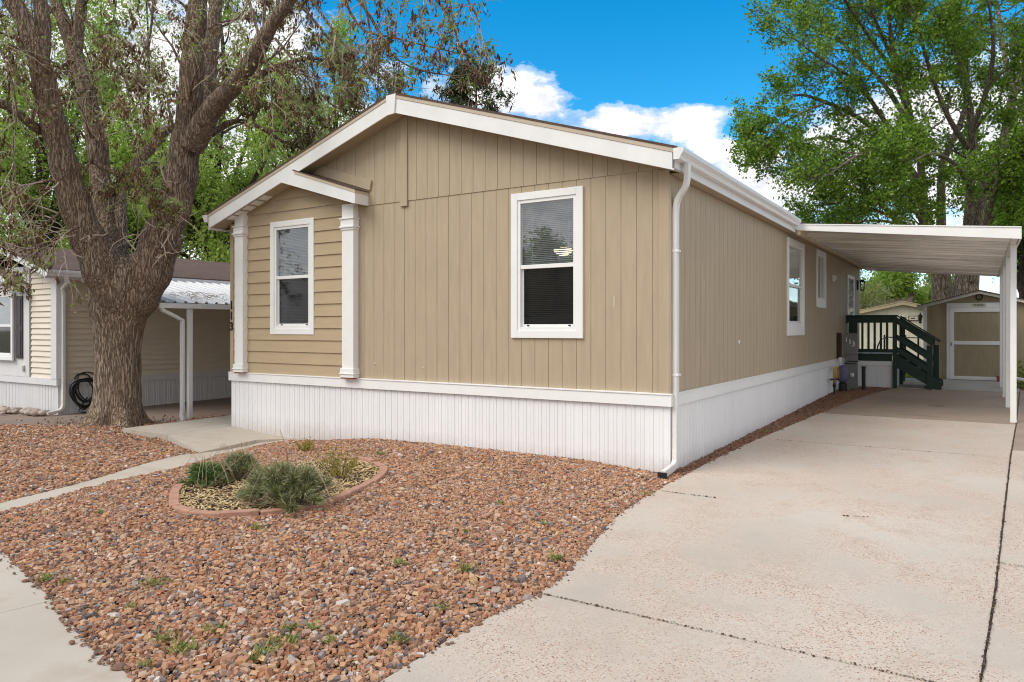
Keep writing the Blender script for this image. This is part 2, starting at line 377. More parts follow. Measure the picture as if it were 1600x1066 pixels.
M['sage_green'] = island('green_blades', [(0, (.07, .13, .03)), (.5, (.13, .23, .06)), (.9, (.22, .31, .13)), (1, (.45, .37, .22))], .6)
M['yellowleaf'] = island('yellow_green_leaf', [(0, (.26, .25, .03)), (.5, (.36, .33, .05)), (1, (.30, .19, .05))], .6, .4)
M['weed'] = island('weed_leaf', [(0, (.14, .18, .04)), (.6, (.24, .29, .07)), (1, (.38, .34, .12))], .6, .3)
M['dry'] = painted('dry_stalk', (.48, .36, .25), .8, .15)
M['twig'] = painted('pale_twig', (.52, .43, .35), .8, .2)
M['river'] = painted('river_rock', (.42, .36, .31), .8, .35, nsc=3)
M['river2'] = painted('river_rock_pink', (.38, .30, .25), .8, .3, nsc=3)
def bark(name, dark, light, vs=(9, 9, 2.0), bd=.05, st=1.0, warp=.05):
    m, nt, b = mat(name); v = coords(nt, (1, 1, 1))
    nz = N(nt, 'ShaderNodeTexNoise'); nz.inputs['Scale'].default_value = 2.5; nz.inputs['Detail'].default_value = 4; nt.links.new(v, nz.inputs[0])
    va = N(nt, 'ShaderNodeVectorMath', operation='MULTIPLY_ADD'); nt.links.new(nz.outputs['Color'], va.inputs[0]); va.inputs[1].default_value = (warp, warp, warp); nt.links.new(v, va.inputs[2])
    mp = N(nt, 'ShaderNodeMapping'); mp.inputs['Scale'].default_value = vs; nt.links.new(va.outputs[0], mp.inputs[0])
    vo = N(nt, 'ShaderNodeTexVoronoi', feature='DISTANCE_TO_EDGE'); vo.inputs['Scale'].default_value = 1.6; nt.links.new(mp.outputs[0], vo.inputs['Vector'])
    e = ramp(nt, vo.outputs['Distance'], [(0, 0.0), (.16, .7), (.5, 1.0)])
    rn = N(nt, 'ShaderNodeTexNoise'); rn.inputs['Scale'].default_value = 1.25; rn.inputs['Detail'].default_value = 3; rn.inputs['Roughness'].default_value = .5; rn.inputs['Distortion'].default_value = .9
    mp2 = N(nt, 'ShaderNodeMapping'); mp2.inputs['Scale'].default_value = (vs[0] * 1.2, vs[1] * 1.2, vs[2] * .85); nt.links.new(va.outputs[0], mp2.inputs[0]); nt.links.new(mp2.outputs[0], rn.inputs[0])
    rdg = mth(nt, 'ABSOLUTE', mth(nt, 'SUBTRACT', rn.outputs[0], .5))
    rdg = ramp(nt, rdg, [(0, 0.0), (.05, .55), (.12, 1.0)])
    e = mth(nt, 'ADD', mth(nt, 'MULTIPLY', e, .35), mth(nt, 'MULTIPLY', rdg, .65))
    fine = noise(nt, mp.outputs[0], 4, 6, .7)
    h = mth(nt, 'MULTIPLY_ADD', fine, .5, e)
    c = ramp(nt, h, [(.25, dark), (.75, [(a + b_) / 2 for a, b_ in zip(dark, light)]), (1.25, light)])  # dark furrows: bark's own deeper tone plus some crease shade painted into the colour
    c = mixc(nt, ramp(nt, noise(nt, v, 1.3, 4), [(.4, 0), (.7, .35)]), c, [light[0] * .8, light[1] * .62, light[2] * .5])
    nt.links.new(c, b.inputs['Base Color']); b.inputs['Roughness'].default_value = .95; b.inputs['Specular IOR Level'].default_value = .1
    bump(nt, h, st, bd, b); return m
M['bark'] = bark('ash_bark', (.085, .058, .042), (.50, .40, .31), (17, 17, 2.5), .05)
M['bark_limb'] = bark('ash_bark_limb', (.08, .055, .041), (.43, .33, .255), (18, 18, 3.4), .04)
M['bark_grey'] = bark('maple_bark', (.10, .08, .065), (.42, .35, .28), (9, 9, 2.5), .06)
M['bark_dark'] = bark('dark_bark', (.035, .028, .023), (.13, .105, .085), (7, 7, 2), .05)

# ================================================================== GROUND
def gz(x, y):
    s = 0.011 * min(max(y - 8.15, 0), 25)
    return s - 0.17 * math.exp(-(((x + 10.2) / 2.0) ** 2 + ((y - 7.3) / 1.8) ** 2))
def gz_np(x, y):
    s = 0.011 * np.clip(y - 8.15, 0, 25)
    return s - 0.17 * np.exp(-(((x + 10.2) / 2.0) ** 2 + ((y - 7.3) / 1.8) ** 2))
def gpix(px, py):
    z = 0.0
    for _ in range(12):
        p = onG(px, py, z); z = gz(p.x, p.y)
    p.z = z; return p
def sheet(name, pts, mat_, off=0.0, step=.5, thick=0.06, hfun=None, lab=None, parent=None, kind='structure'):
    """a polygon laid over the terrain, cut on a common grid, with real side faces"""
    bm = bmesh.new()
    f = bm.faces.new([bm.verts.new((p[0], p[1], 0)) for p in pts])
    bmesh.ops.triangulate(bm, faces=[f])
    xs = [p[0] for p in pts]; ys = [p[1] for p in pts]
    for ax, lo, hi in ((0, min(xs), max(xs)), (1, min(ys), max(ys))):
        k = math.ceil(lo / step) * step
        while k < hi:
            co = [0, 0, 0]; no = [0, 0, 0]; co[ax] = k; no[ax] = 1
            bmesh.ops.bisect_plane(bm, geom=bm.verts[:] + bm.edges[:] + bm.faces[:], plane_co=co, plane_no=no)
            k += step
    for v in bm.verts: v.co.z = (hfun or gz)(v.co.x, v.co.y) + off
    if thick:
        r = bmesh.ops.extrude_face_region(bm, geom=bm.faces[:])
        for v in [g for g in r['geom'] if isinstance(g, bmesh.types.BMVert)]: v.co.z -= thick
    bmesh.ops.recalc_face_normals(bm, faces=bm.faces)
    me = bpy.data.meshes.new(name); bm.to_mesh(me); bm.free()
    o = finish(name, me, mat_, parent)
    if kind: o['kind'] = kind
    return o
# big ground sheet reaching the horizon (fine near the house, coarse far away)
gv = []; gf = []
gx = [-900, -400, -200, -120, -80, -60, -45, -35] + [round(-30 + .5 * k, 2) for k in range(0, 90)] + [16, 20, 30, 50, 90, 200, 400, 900]
gy = [-900, -400, -150, -60, -30, -15, -8] + [round(-4 + .5 * k, 2) for k in range(0, 90)] + [42, 48, 60, 90, 200, 400, 1200]
for y in gy:
    for x in gx: gv.append((x, y, gz(x, y) - 0.045))
W_ = len(gx)
for j in range(len(gy) - 1):
    for i in range(W_ - 1): gf.append((j * W_ + i, j * W_ + i + 1, (j + 1) * W_ + i + 1, (j + 1) * W_ + i))
g = np_mesh('ground', gv, gf, M['ground']); g['kind'] = 'structure'

def smooth_line(pts, n=6):
    out = []
    P = [Vector((p[0], p[1])) for p in pts]
    for i in range(len(P) - 1):
        p0 = P[max(i - 1, 0)]; p1 = P[i]; p2 = P[i + 1]; p3 = P[min(i + 2, len(P) - 1)]
        for k in range(n):
            t = k / n
            out.append(0.5 * ((2 * p1) + (-p0 + p2) * t + (2 * p0 - 5 * p1 + 4 * p2 - p3) * t * t + (-p0 + 3 * p1 - 3 * p2 + p3) * t ** 3))
    out.append(P[-1]); return [(p.x, p.y) for p in out]
# driveway
drive_edge = smooth_line([(-2.35, -3), (-2.40, 1.0), (-2.41, 2.61), (-2.42, 3.4), (-2.36, 4.1), (-2.50, 4.9), (-2.72, 5.9), (-2.83, 7.0), (-2.86, 8.84), (-2.79, 11.2), (-2.5, 15.7), (-2.25, 18.7), (-1.86, 21.25)], 4)
def jx(y):  # long dirt joint between the drive and its side strip
    return float(np.interp(y, [-3, 4.17, 5.19, 8.15, 11.3, 14.9, 24], [-.35, .01, .07, .2, .34, .53, .95]))
jo = [(-3 + .9 * k) for k in range(0, 31)]
dv = drive_edge + [(-1.86, 24.9), (jx(24.9) - .006, 24.9)] + [(jx(y) - .006 - .003 * math.sin(y * 9), y) for y in reversed(jo) if y < 24.8]
drv = [p for p in dv if p[1] <= 14.5]
cuts = [-3, 4.0, 7.2, 11.25, 14.9, 18.8, 21.3, 24.95]
def clip_y(poly, y0, y1):
    for (c, sgn) in ((y0, 1), (y1, -1)):
        out = []
        for i in range(len(poly)):
            a, b = poly[i], poly[(i + 1) % len(poly)]
            da, db = (a[1] - c) * sgn, (b[1] - c) * sgn
            if da >= 0: out.append(a)
            if (da >= 0) != (db >= 0):
                t = da / (da - db); out.append((a[0] + (b[0] - a[0]) * t, c))
        poly = out
    return poly
rj = random.Random(5)
dr = thing('driveway', (-1, 8, 0), None, None); dr['kind'] = 'structure'
for i, (a, b) in enumerate(zip(cuts, cuts[1:])):
    gap = [.003, .003, .0015, .0015, .002, .002, .002, .002]
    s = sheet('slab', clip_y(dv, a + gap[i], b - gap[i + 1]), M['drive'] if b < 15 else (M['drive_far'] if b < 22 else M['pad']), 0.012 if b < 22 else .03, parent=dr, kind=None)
    if b > 22: pass
sheet('joint_filler', [(p[0], p[1]) for p in clip_y([(-3.0, -3), (4.5, -3), (4.5, 24.9), (-2.0, 24.9), (-2.3, 18.7), (-2.84, 9), (-2.7, 6), (-2.38, 4), (-2.38, -3)][1:], -3, 24.8)], M['crack2'], -.012, parent=dr, kind=None)
side = [(jx(y) + .006 + .004 * math.sin(y * 7.3), y) for y in jo if y < 24.8] + [(4.4, 24.6), (4.4, -3)]
for a, b in ((-3, 3.2), (3.2, 6.3), (6.3, 12), (12, 24.6)):
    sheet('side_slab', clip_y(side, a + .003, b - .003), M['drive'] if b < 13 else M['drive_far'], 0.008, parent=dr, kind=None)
# ragged dirt and moss line in the joint
jb = MB(); yy = -2.9
pj = []
while yy < 20:
    pj.append((jx(yy) + rj.uniform(-.006, .006), yy, gz(0, yy) + .008)); yy += .12
for a, b in zip(pj, pj[1:]):
    wv = rj.uniform(.001, .006)
    jb.poly([(a[0] - wv, a[1], a[2] + .008), (a[0] + wv, a[1], a[2] + .008), (b[0] + wv, b[1], b[2] + .008), (b[0] - wv, b[1], b[2] + .008)])
jb.build('joint_dirt', M['crack'], dr, fixn=False)
# neighbour paving and grass yard behind
sheet('paving', [(-40, -.5), (-16.0, 5.3), (-14.8, 5.75), (-13.2, 6.75), (-12.6, 7.6), (-12.5, 9.0), (-11.9, 12), (-11.9, 24), (-15.5, 24), (-15.5, 7.33), (-40, 7.33)], M['street'], -.02, thick=0)
# raised entry pad beside the house
def pad_h(x, y): return float(np.interp(x, [-12.3, -11.1, -9.4, -8.7], [.03, -.025, -.125, -.12]))
PA, PB, PC, PD = [tuple(onG(*q).xy) for q in ((191, 669, .03), (261, 680, -.03), (311, 706, -.10), (400, 690, -.125))]
print('pad', PA, PB, PC, PD)
for pts in ([PA, (PB[0] - .008, PB[1]), (-11.15, 7.9), (-11.16, 12), (-12.3, 12)], [(PB[0] + .006, PB[1]), PC, PD, (-9.45, 8.3), (-11.14, 8.3), (-11.138, 7.9)]):
    sheet('entry_pad', pts, M['walk'], 0.0, thick=.16, hfun=pad_h)
# walk from the street to the pad
wl = [gpix(0, 804), gpix(159, 758), gpix(290, 729), gpix(369, 706)]
wr = [gpix(0, 787), gpix(159, 746), gpix(300, 708), gpix(400, 690)]
lo = [(p.x, p.y) for p in wl]; hi_ = [(p.x, p.y) for p in wr]
e0 = ((lo[0][0] - lo[1][0]) * .9 + lo[0][0], (lo[0][1] - lo[1][1]) * .9 + lo[0][1]); e1 = ((hi_[0][0] - hi_[1][0]) * .9 + hi_[0][0], (hi_[0][1] - hi_[1][1]) * .9 + hi_[0][1])
WLO = smooth_line([e0] + lo[:3] + [tuple(gpix(369, 706).xy), tuple(gpix(445, 690).xy), (-8.3, 8.1)], 5)
WHI = smooth_line([e1] + hi_[:3] + [(-9.75, 6.9), (-9.9, 7.5), (-9.9, 8.1)], 5)
sheet('path', [tuple(p) for p in WLO] + [tuple(p) for p in reversed(WHI)], M['walk'], 0.006, step=.25)
# front sidewalk with its curved edge
SW = smooth_line([(-12, 4.3), (-9.2, 3.45), (-7.9, 2.98), (-6.51, 2.62), (-5.78, 2.47), (-5.24, 2.36), (-4.79, 2.25), (-4.4, 2.15), (-3.94, 2.05), (-3.42, 1.96), (-2.38, 1.7)], 4)
for a, b in ((-12, -6.05), (-6.04, -4.86), (-4.855, -2.38)):
    top = [p for p in SW if a <= p[0] <= b]
    def sy(x): return float(np.interp(x, [p[0] for p in SW], [p[1] for p in SW]))
    top = [(a, sy(a))] + [p for p in top if a < p[0] < b] + [(b, sy(b))]
    sheet('sidewalk', [(a - .25, sy(a) - 1.5)] + [(a, sy(a))] + top[1:] + [(b - .25, sy(b) - 1.5)], M['walk'], 0.008)

# gravel beds -------------------------------------------------
BEDM = [tuple(p) for p in SW if p[0] > -7.6 and p[0] < -2.4] + [p for p in drive_edge if 1.9 < p[1] < 8.1] + [(-2.86, 8.14), (-8.55, 8.14)] + [tuple(p) for p in reversed(WLO) if p[1] > 3.1 and p[1] < 8.1]
BEDS = [(-2.86, 8.1)] + [p for p in drive_edge if p[1] > 8.3] + [(-1.9, 21.3), (-3.03, 21.3), (-3.03, 8.1)]
BEDL = [tuple(p) for p in WHI if p[1] < PC[1] - .02] + [PC, PB, (PA[0] - .05, PA[1]), (-12.4, 9), (-12.6, 9), (-12.65, 7.6), (-13.2, 6.75), (-14.8, 5.75), (-16.0, 5.3), (-18.5, 4.6), (-14, 3.6)]
def inside(P, x, y):
    c = np.zeros(len(x), bool); n = len(P)
    for i in range(n):
        x0, y0 = P[i]; x1, y1 = P[(i + 1) % n]
        if y0 == y1: continue
        k = ((y0 > y) != (y1 > y)) & (x < (x1 - x0) * (y - y0) / (y1 - y0) + x0); c ^= k
    return c
def dist_edge(P, x, y):
    d = np.full(len(x), 9.0)
    for i in range(len(P)):
        a = np.array(P[i]); b = np.array(P[(i + 1) % len(P)]); ab = b - a; L = (ab ** 2).sum()
        if L < 1e-9: continue
        t = np.clip(((x - a[0]) * ab[0] + (y - a[1]) * ab[1]) / L, 0, 1)
        d = np.minimum(d, np.hypot(x - a[0] - t * ab[0], y - a[1] - t * ab[1]))
    return d
def mound(P, x, y, amp=.055):
    d = np.clip(dist_edge(P, x, y) / .7, 0, 1); wall = np.exp(-((y - 8.15) / .8) ** 2) * ((x > -8.5) & (y < 8.3))
    return amp * d * d * (3 - 2 * d) + .05 * wall * np.clip((x + 8.6) / .8, 0, 1) * np.clip((-3.4 - x) / .8, 0, 1) + .012 * np.sin(x * 3.1 + y) * np.sin(y * 2.7) * d
def bed_sheet(P, amp):
    def h(x, y):
        return gz(x, y) + float(mound(P, np.array([x]), np.array([y]), amp)[0])
    return sheet('soil', P, M['soil'], -.022, step=.25, thick=.05, hfun=h)
rng = np.random.default_rng(3)
PHI = (1 + 5 ** .5) / 2
CUBE8 = np.array([(-1, -1, -1), (1, -1, -1), (1, 1, -1), (-1, 1, -1), (-.75, -.75, 1), (.75, -.75, 1), (.75, .75, 1), (-.75, .75, 1)]) * .66
CUF = np.array([(0, 2, 1), (0, 3, 2), (4, 5, 6), (4, 6, 7), (0, 1, 5), (0, 5, 4), (1, 2, 6), (1, 6, 5), (2, 3, 7), (2, 7, 6), (3, 0, 4), (3, 4, 7)])
ICO = np.array([(-1, PHI, 0), (1, PHI, 0), (-1, -PHI, 0), (1, -PHI, 0), (0, -1, PHI), (0, 1, PHI), (0, -1, -PHI), (0, 1, -PHI), (PHI, 0, -1), (PHI, 0, 1), (-PHI, 0, -1), (-PHI, 0, 1)]) / math.hypot(1, PHI)
ICF = np.array([(0, 11, 5), (0, 5, 1), (0, 1, 7), (0, 7, 10), (0, 10, 11), (1, 5, 9), (5, 11, 4), (11, 10, 2), (10, 7, 6), (7, 1, 8), (3, 9, 4), (3, 4, 2), (3, 2, 6), (3, 6, 8), (3, 8, 9), (4, 9, 5), (2, 4, 11), (6, 2, 10), (8, 6, 7), (9, 8, 1)])
def rand_rot(n, rng):
    q = rng.normal(size=(n, 4)); q /= np.linalg.norm(q, axis=1)[:, None]; a, b, c, d = q.T
    return np.stack([np.stack([1 - 2 * (c * c + d * d), 2 * (b * c - a * d), 2 * (b * d + a * c)], -1), np.stack([2 * (b * c + a * d), 1 - 2 * (b * b + d * d), 2 * (c * d - a * b)], -1), np.stack([2 * (b * d - a * c), 2 * (c * d + a * b), 1 - 2 * (b * b + c * c)], -1)], 1)
def stones(P, spacing, size, rng, amp, holes=(), lift=0.0, cam_falloff=True):
    xs = [p[0] for p in P]; ys = [p[1] for p in P]
    gx_, gy_ = np.meshgrid(np.arange(min(xs), max(xs), spacing), np.arange(min(ys), max(ys), spacing))
    x = gx_.ravel() + rng.uniform(-.6, .6, gx_.size) * spacing; y = gy_.ravel() + rng.uniform(-.6, .6, gx_.size) * spacing
    ok = inside(P, x, y)
    x, y = x[ok], y[ok]
    for h in holes:
        ok = ~inside(h, x, y); x, y = x[ok], y[ok]
    n = len(x)
    z = gz_np(x, y) + mound(P, x, y, amp) + rng.uniform(-.004, .012, n) + lift
    s = size * np.exp(rng.normal(0, .26, n))
    s = np.where(rng.random(n) < .015, s * 1.35, s)
    base = CUBE8[None] * (1 + rng.uniform(-.30, .30, (n, 8, 3)))
    sc = np.stack([np.exp(rng.normal(.12, .22, n)), np.exp(rng.normal(0, .2, n)), np.exp(rng.normal(-.48, .22, n))], -1)
    v = base * sc[:, None, :] * s[:, None, None]
    R = rand_rot(n, rng)
    # lie mostly flat: random yaw plus a moderate tilt
    yaw = rng.uniform(0, 2 * math.pi, n); ti = rng.normal(0, .45, n)
    ct, st = np.cos(ti), np.sin(ti); cy_, sy_ = np.cos(yaw), np.sin(yaw)
    vx, vy, vz = v[..., 0], v[..., 1], v[..., 2]
    y2 = vy * ct[:, None] - vz * st[:, None]; z2 = vy * st[:, None] + vz * ct[:, None]
    x3 = vx * cy_[:, None] - y2 * sy_[:, None]; y3 = vx * sy_[:, None] + y2 * cy_[:, None]
    V = np.stack([x3 + x[:, None], y3 + y[:, None], z2 + z[:, None]], -1).reshape(-1, 3)
    F = (CUF[None] + (np.arange(n) * 8)[:, None, None]).reshape(-1, 3)
    return V, F
RING = [(-6.40, 4.06), (-6.12, 3.90), (-5.86, 3.87), (-5.60, 3.93), (-5.40, 4.10), (-5.22, 4.38), (-5.12, 4.75), (-5.17, 5.12), (-5.32, 5.5), (-5.52, 5.89), (-5.80, 6.28), (-6.12, 6.50), (-6.48, 6.56), (-6.80, 6.40), (-7.0, 6.08), (-7.12, 5.6), (-7.15, 5.1), (-7.05, 4.65), (-6.80, 4.32)]
RINGS = smooth_line(RING + [RING[0]], 4)[:-1]
for P, sp, sz, amp, holes, nm, mt in ((BEDM, .0240, .0168, .055, (RINGS,), 'gravel', 'stone'), (BEDS, .030, .018, .03, (), 'gravel', 'chips'), (BEDL, .034, .021, .03, (), 'gravel', 'stone')):
    bed_sheet(P, amp)
    V, F = stones(P, sp, sz, rng, amp, holes)
    V2, F2 = stones(P, sp * 1.9, sz * 1.02, rng, amp, holes, .010)
    o = np_mesh(nm, np.concatenate([V, V2]), np.concatenate([F, F2 + len(V)]), M[mt]); o['kind'] = 'stuff'
# stray chips kicked onto the paving along the edges
def strays(line, n, spread, rng, size=.009):
    L = np.array(line); k = rng.integers(0, len(L) - 1, n); t = rng.random(n)[:, None]
    p = L[k] * (1 - t) + L[k + 1] * t + rng.normal(0, spread, (n, 2))
    s = size * np.exp(rng.normal(0, .4, n)); v = ICO[None] * (1 + rng.uniform(-.3, .3, (n, 12, 1))) * s[:, None, None] * np.array([1, 1, .6])
    V = v + np.stack([p[:, 0], p[:, 1], gz_np(p[:, 0], p[:, 1]) + .018], -1)[:, None]
    return V.reshape(-1, 3), (ICF[None] + (np.arange(n) * 12)[:, None, None]).reshape(-1, 3)
V, F = strays([p for p in drive_edge if p[1] < 20], 500, .025, rng); V2, F2 = strays([p for p in SW if p[0] > -8], 400, .03, rng)
o = np_mesh('gravel', np.concatenate([V, V2]), np.concatenate([F, F2 + len(V)]), M['chips']); o['kind'] = 'stuff'
parts_ = []
for ln, cnt, spd, sz in (([(jx(y), y) for y in jo if y < 23], 2200, .005, .0035), ([(-2.38, 4.0), (-1.6, 4.0)], 150, .005, .0035), ([(-1.6, 4.0), (-.6, 4.0), (.0, 4.0)], 170, .005, .0035), ([(-2.78, 7.2), (-2.2, 7.2)], 80, .006, .004), ([(-1.1, 7.1), (-.8, 7.22)], 22, .004, .005), ([(-2.8, 11.25), (.3, 11.25)], 260, .006, .003), ([(.1, 6.3), (1.5, 6.3)], 120, .006, .003), ([(-2.7, 14.9), (.5, 14.9)], 120, .012, .003)):
    parts_.append(strays(ln, cnt, spd, rng, sz))
off = 0; FF = []
for a, b in parts_: FF.append(b + off); off += len(a)
o = np_mesh('joint_grit', np.concatenate([a for a, b in parts_]), np.concatenate(FF), M['grit']); o['kind'] = 'stuff'

# ================================================================== MAIN HOUSE
HX0, HX1, HY0, HY1 = -11.135, -3.035, 8.15, 24.2
RXC = -7.085
def roof(x): return 5.07 - .318 * abs(x - RXC)
house = thing('manufactured_house', (-7.085, 8.15, 0), 'tan single storey manufactured home with white trim and skirting, two white framed front windows', 'house')
def F_(u, w_, z): return (u, HY0 - w_, z)           # front face: u = x, w = outward
def S_(u, w_, z): return (HX1 + w_, u, z)            # right side face: u = y, w = outward
def grooved(tf, u0, u1, zb, zt, holes, step=.2032, phase=0.0, gw=.008, gd=.006):
    mb = MB(tf); g = []
    k = math.ceil((u0 - phase) / step) * step + phase
    while k < u1: g.append(k); k += step
    br = {u0, u1}
    for q in g: br.add(q - gw / 2); br.add(q + gw / 2)
    for h in holes: br.add(h[0]); br.add(h[1])
    br = sorted(b for b in br if u0 <= b <= u1)
    for a, b in zip(br, br[1:]):
        if b - a < 1e-5: continue
        m = (a + b) / 2; ing = any(abs(m - q) < gw / 2 for q in g); w0 = -gd if ing else 0
        segs = [(None, None)]
        hs = sorted([(h[2], h[3]) for h in holes if h[0] < m < h[1]])
        lo = zb
        for (hz0, hz1) in hs + [(None, None)]:
            if hz0 is None:
                za, zc = zt(a), zt(b)
            else: za = zc = hz0
            mb.poly([(a, w0, lo), (b, w0, lo), (b, w0, zc), (a, w0, za)])
            if ing:
                for uu, zz in ((a, za), (b, zc)): mb.poly([(uu, 0, lo), (uu, -gd, lo), (uu, -gd, zz), (uu, 0, zz)])
            lo = hz1
    return mb
WIN_R = (-5.232, -4.165, 1.58, 3.49); WIN_L = (-10.069, -9.01, 1.607, 3.497)
WIN_S = (14.27, 15.80, 1.569, 3.43); WIN_S2 = (17.2, 18.32, 2.18, 3.48)
DOOR = (21.6, 22.95, 1.08, 3.2)
def hole(w_, t=.07): return (w_[0] + t, w_[1] - t, w_[2] + t, w_[3] - t)
BAYX = -8.10
SEAM = 3.58
# gable upper panel stands 12 mm proud over the lower sheet: the long seam
fr = grooved(F_, BAYX, HX1, .93, lambda u: SEAM, [hole(WIN_R)])
fr.build('front_wall', M['siding'], house, fixn=False)
up = grooved(lambda u, w_, z: F_(u, w_ + .010, z), HX0, HX1, SEAM, lambda u: roof(u) - .235, [], phase=.03)
up.poly([(HX0, -.010, SEAM), (HX1, -.010, SEAM), (HX1, .0, SEAM), (HX0, .0, SEAM)])
up.build('gable_wall', M['siding'], house, fixn=False)
sd_ = grooved(S_, HY0, HY1, .93, lambda u: 3.5, [hole(WIN_S), hole(WIN_S2)], phase=.1)
sd_.build('side_wall', M['siding'], house, fixn=False)
rw = MB(); rw.box(HX0 + .0, HX0 + .05, HY0 + .02, HY1, .5, 3.5); rw.box(HX0 + .05, HX1 - .02, HY1 - .05, HY1, .5, 3.6); rw.build('rear_wall', M['siding'], house)
# lap siding of the left bay
lp = MB(F_); ex = .195; z = .93
def bay_top(x): return min(roof(x) - .235, 4.212 - .24 + .05 - (x + 9.16) * .325 if x > -9.16 else 9)
hl = hole(WIN_L)
while z < 4.1:
    xs = sorted({HX0 + .09, BAYX, hl[0], hl[1], *[HX0 + .09 + .1 * k for k in range(29) if HX0 + .09 + .1 * k < BAYX]})
    for a, b in zip(xs, xs[1:]):
        segs = [(z, z + ex)]
        if a >= hl[0] - 1e-6 and b <= hl[1] + 1e-6:
            segs = []
            if z < hl[2]: segs.append((z, min(z + ex, hl[2])))
            if z + ex > hl[3]: segs.append((max(z, hl[3]), z + ex))
        for (p, q) in segs:
            qa, qb = min(q, bay_top(a)), min(q, bay_top(b))
            if qa <= p or qb <= p: continue
            wf = lambda zz: .026 - .020 * (zz - z) / ex
            lp.poly([(a, wf(p), p), (b, wf(p), p), (b, wf(qb), qb), (a, wf(qa), qa)])
            if p == z: lp.poly([(a, .006, p), (b, .006, p), (b, .026, p), (a, .026, p)])
    z += ex
lp.build('lap_siding', M['lap'], house, fixn=False)
MB(F_).box(HX0, HX0 + .09, -.01, .028, .93, 3.55).build('corner_board', M['siding'], house, bevel=.003)
MB(F_).box(HX1 - .13, HX1 + .002, .012, .030, .93, 3.56).build('corner_board', M['siding'], house, bevel=.003)
MB(S_).box(HY0 - .028, HY0 + .07, .001, .016, .93, 3.5).build('corner_board', M['siding'], house, bevel=.003)
MB(F_).box(-7.175, -7.04, .010, .032, 3.50, 4.82).build('seam_cover_board', M['siding'], house, bevel=.003)
# skirting: ribbed white sheet, straight run down into the ground
def skirt(tf, u0, u1, z0, z1, pitch=.118):
    mb = MB(tf); pr = []; u = u0
    while u < u1:
        pr += [(u, .0), (u + .044, .0), (u + .050, .004), (u + .058, .004), (u + .064, .0), (u + .102, 0), (u + .106, -.008), (u + .114, -.008)]
        u += pitch
    pr = [p for p in pr if p[0] <= u1] + [(u1, 0)]
    for a, b in zip(pr, pr[1:]): mb.poly([(a[0], a[1], z0), (b[0], b[1], z0), (b[0], b[1], z1), (a[0], a[1], z1)])
    return mb
skirt(lambda u, w_, z: F_(u, w_ - .0, z), HX0, HX1 + .0, -.3, .80).build('skirting', M['skirt'], house, fixn=False)
skirt(lambda u, w_, z: S_(u, w_ - .0, z), HY0, HY1, -.1, .80).build('skirting', M['skirt'], house, fixn=False)
b = MB(F_); b.box(HX0 - .03, HX1 + .028, .015, .040, .79, .932); b.box(HX0 - .03, HX1 + .033, .0, .050, .925, .943); b.build('band_board', M['white'], house, bevel=.003)
b = MB(S_); b.box(HY0 - .010, HY1, .0, .028, .79, .932); b.box(HY0 - .045, HY1, .001, .036, .9255, .9425); b.build('band_board', M['white'], house, bevel=.003)

# roof ----------------------------------------------------
OF = .30
YF = HY0 - OF; XE = -2.88; XW = -11.38
t_ = MB()
for s, xe in ((1, XE - .0), (-1, XW)):
    p = [(RXC, YF - .015, roof(RXC)), (xe + .03 * s, YF - .015, roof(xe + .03 * s)), (xe + .03 * s, YF - .015, roof(xe + .03 * s) + .026), (RXC, YF - .015, roof(RXC) + .028)]
    t_.prism(p, (0, HY1 - YF + .1, 0))
t_.build('roof', M['shingle_dark'], house)
d_ = MB(); f_ = MB(); so = MB()
for s, xe in ((1, XE), (-1, XW)):
    q = lambda x, dz: (x, YF, roof(x) + dz)
    d_.prism([(RXC, YF - .008, roof(RXC) - .001), (xe, YF - .008, roof(xe) - .001), (xe, YF - .008, roof(xe) - .05), (RXC, YF - .008, roof(RXC) - .05)], (0, .03, 0))
    f_.prism([(RXC, YF, roof(RXC) - .05), (xe, YF, roof(xe) - .05), (xe, YF, roof(xe) - .25), (RXC, YF, roof(RXC) - .262)], (0, .02, 0))
    so.prism([(RXC, YF + .02, roof(RXC) - .225), (xe, YF + .02, roof(xe) - .225), (xe, YF + .02, roof(xe) - .235), (RXC, YF + .02, roof(RXC) - .235)], (0, OF + .15, 0))
d_.build('drip_edge', M['drip'], house); f_.build('rake_fascia', M['fascia'], house, bevel=.003); so.build('soffit', M['soffit'], house)
k = MB(); k.prism([(RXC - .10, YF - .022, roof(RXC) - .015), (RXC + .085, YF - .022, roof(RXC) - .01), (RXC + .055, YF - .022, roof(RXC) - .29), (RXC - .085, YF - .022, roof(RXC) - .30)], (0, .021, 0)); k.build('peak_cap', M['fascia'], house, bevel=.002)
e = MB(); e.box(XE - .02, XE, YF, HY1, 3.50, roof(XE) - .01); e.build('eave_fascia', M['fascia'], house, bevel=.003)
e = MB(); e.box(XW, XW + .02, YF, HY1, 3.44, roof(XW) - .01); e.build('eave_fascia', M['fascia'], house, bevel=.003)
e = MB(); e.box(HX1 - .05, XE - .02, HY0 - .0, HY1, 3.505, 3.515); e.build('soffit', M['soffit'], house)
e = MB(); e.box(XW + .02, HX0 + .05, HY0, HY1, 3.45, 3.46); e.build('soffit', M['soffit'], house)
def gutter(x, s, y0, y1, zt, name='gutter', parent=house, m='gutter'):
    pr = [(0, -.125), (.07, -.125), (.085, -.085), (.115, -.045), (.115, 0), (.105, -.002), (.105, -.04), (.076, -.08), (.062, -.115), (.008, -.115), (.008, 0), (0, 0)]
    mb = MB(); mb.prism([(x + s * a, y0, zt + b_) for a, b_ in pr], (0, y1 - y0, 0))
    mb.prism([(x + s * a, y0 - .003, zt + b_) for a, b_ in ((0, -.127), (.07, -.127), (.087, -.085), (.118, -.045), (.118, 0), (0, 0))], (0, .0028, 0))
    return mb.build(name, M[m], parent)
gutter(XE + .001, 1, YF - .02, 14.22, 3.725)
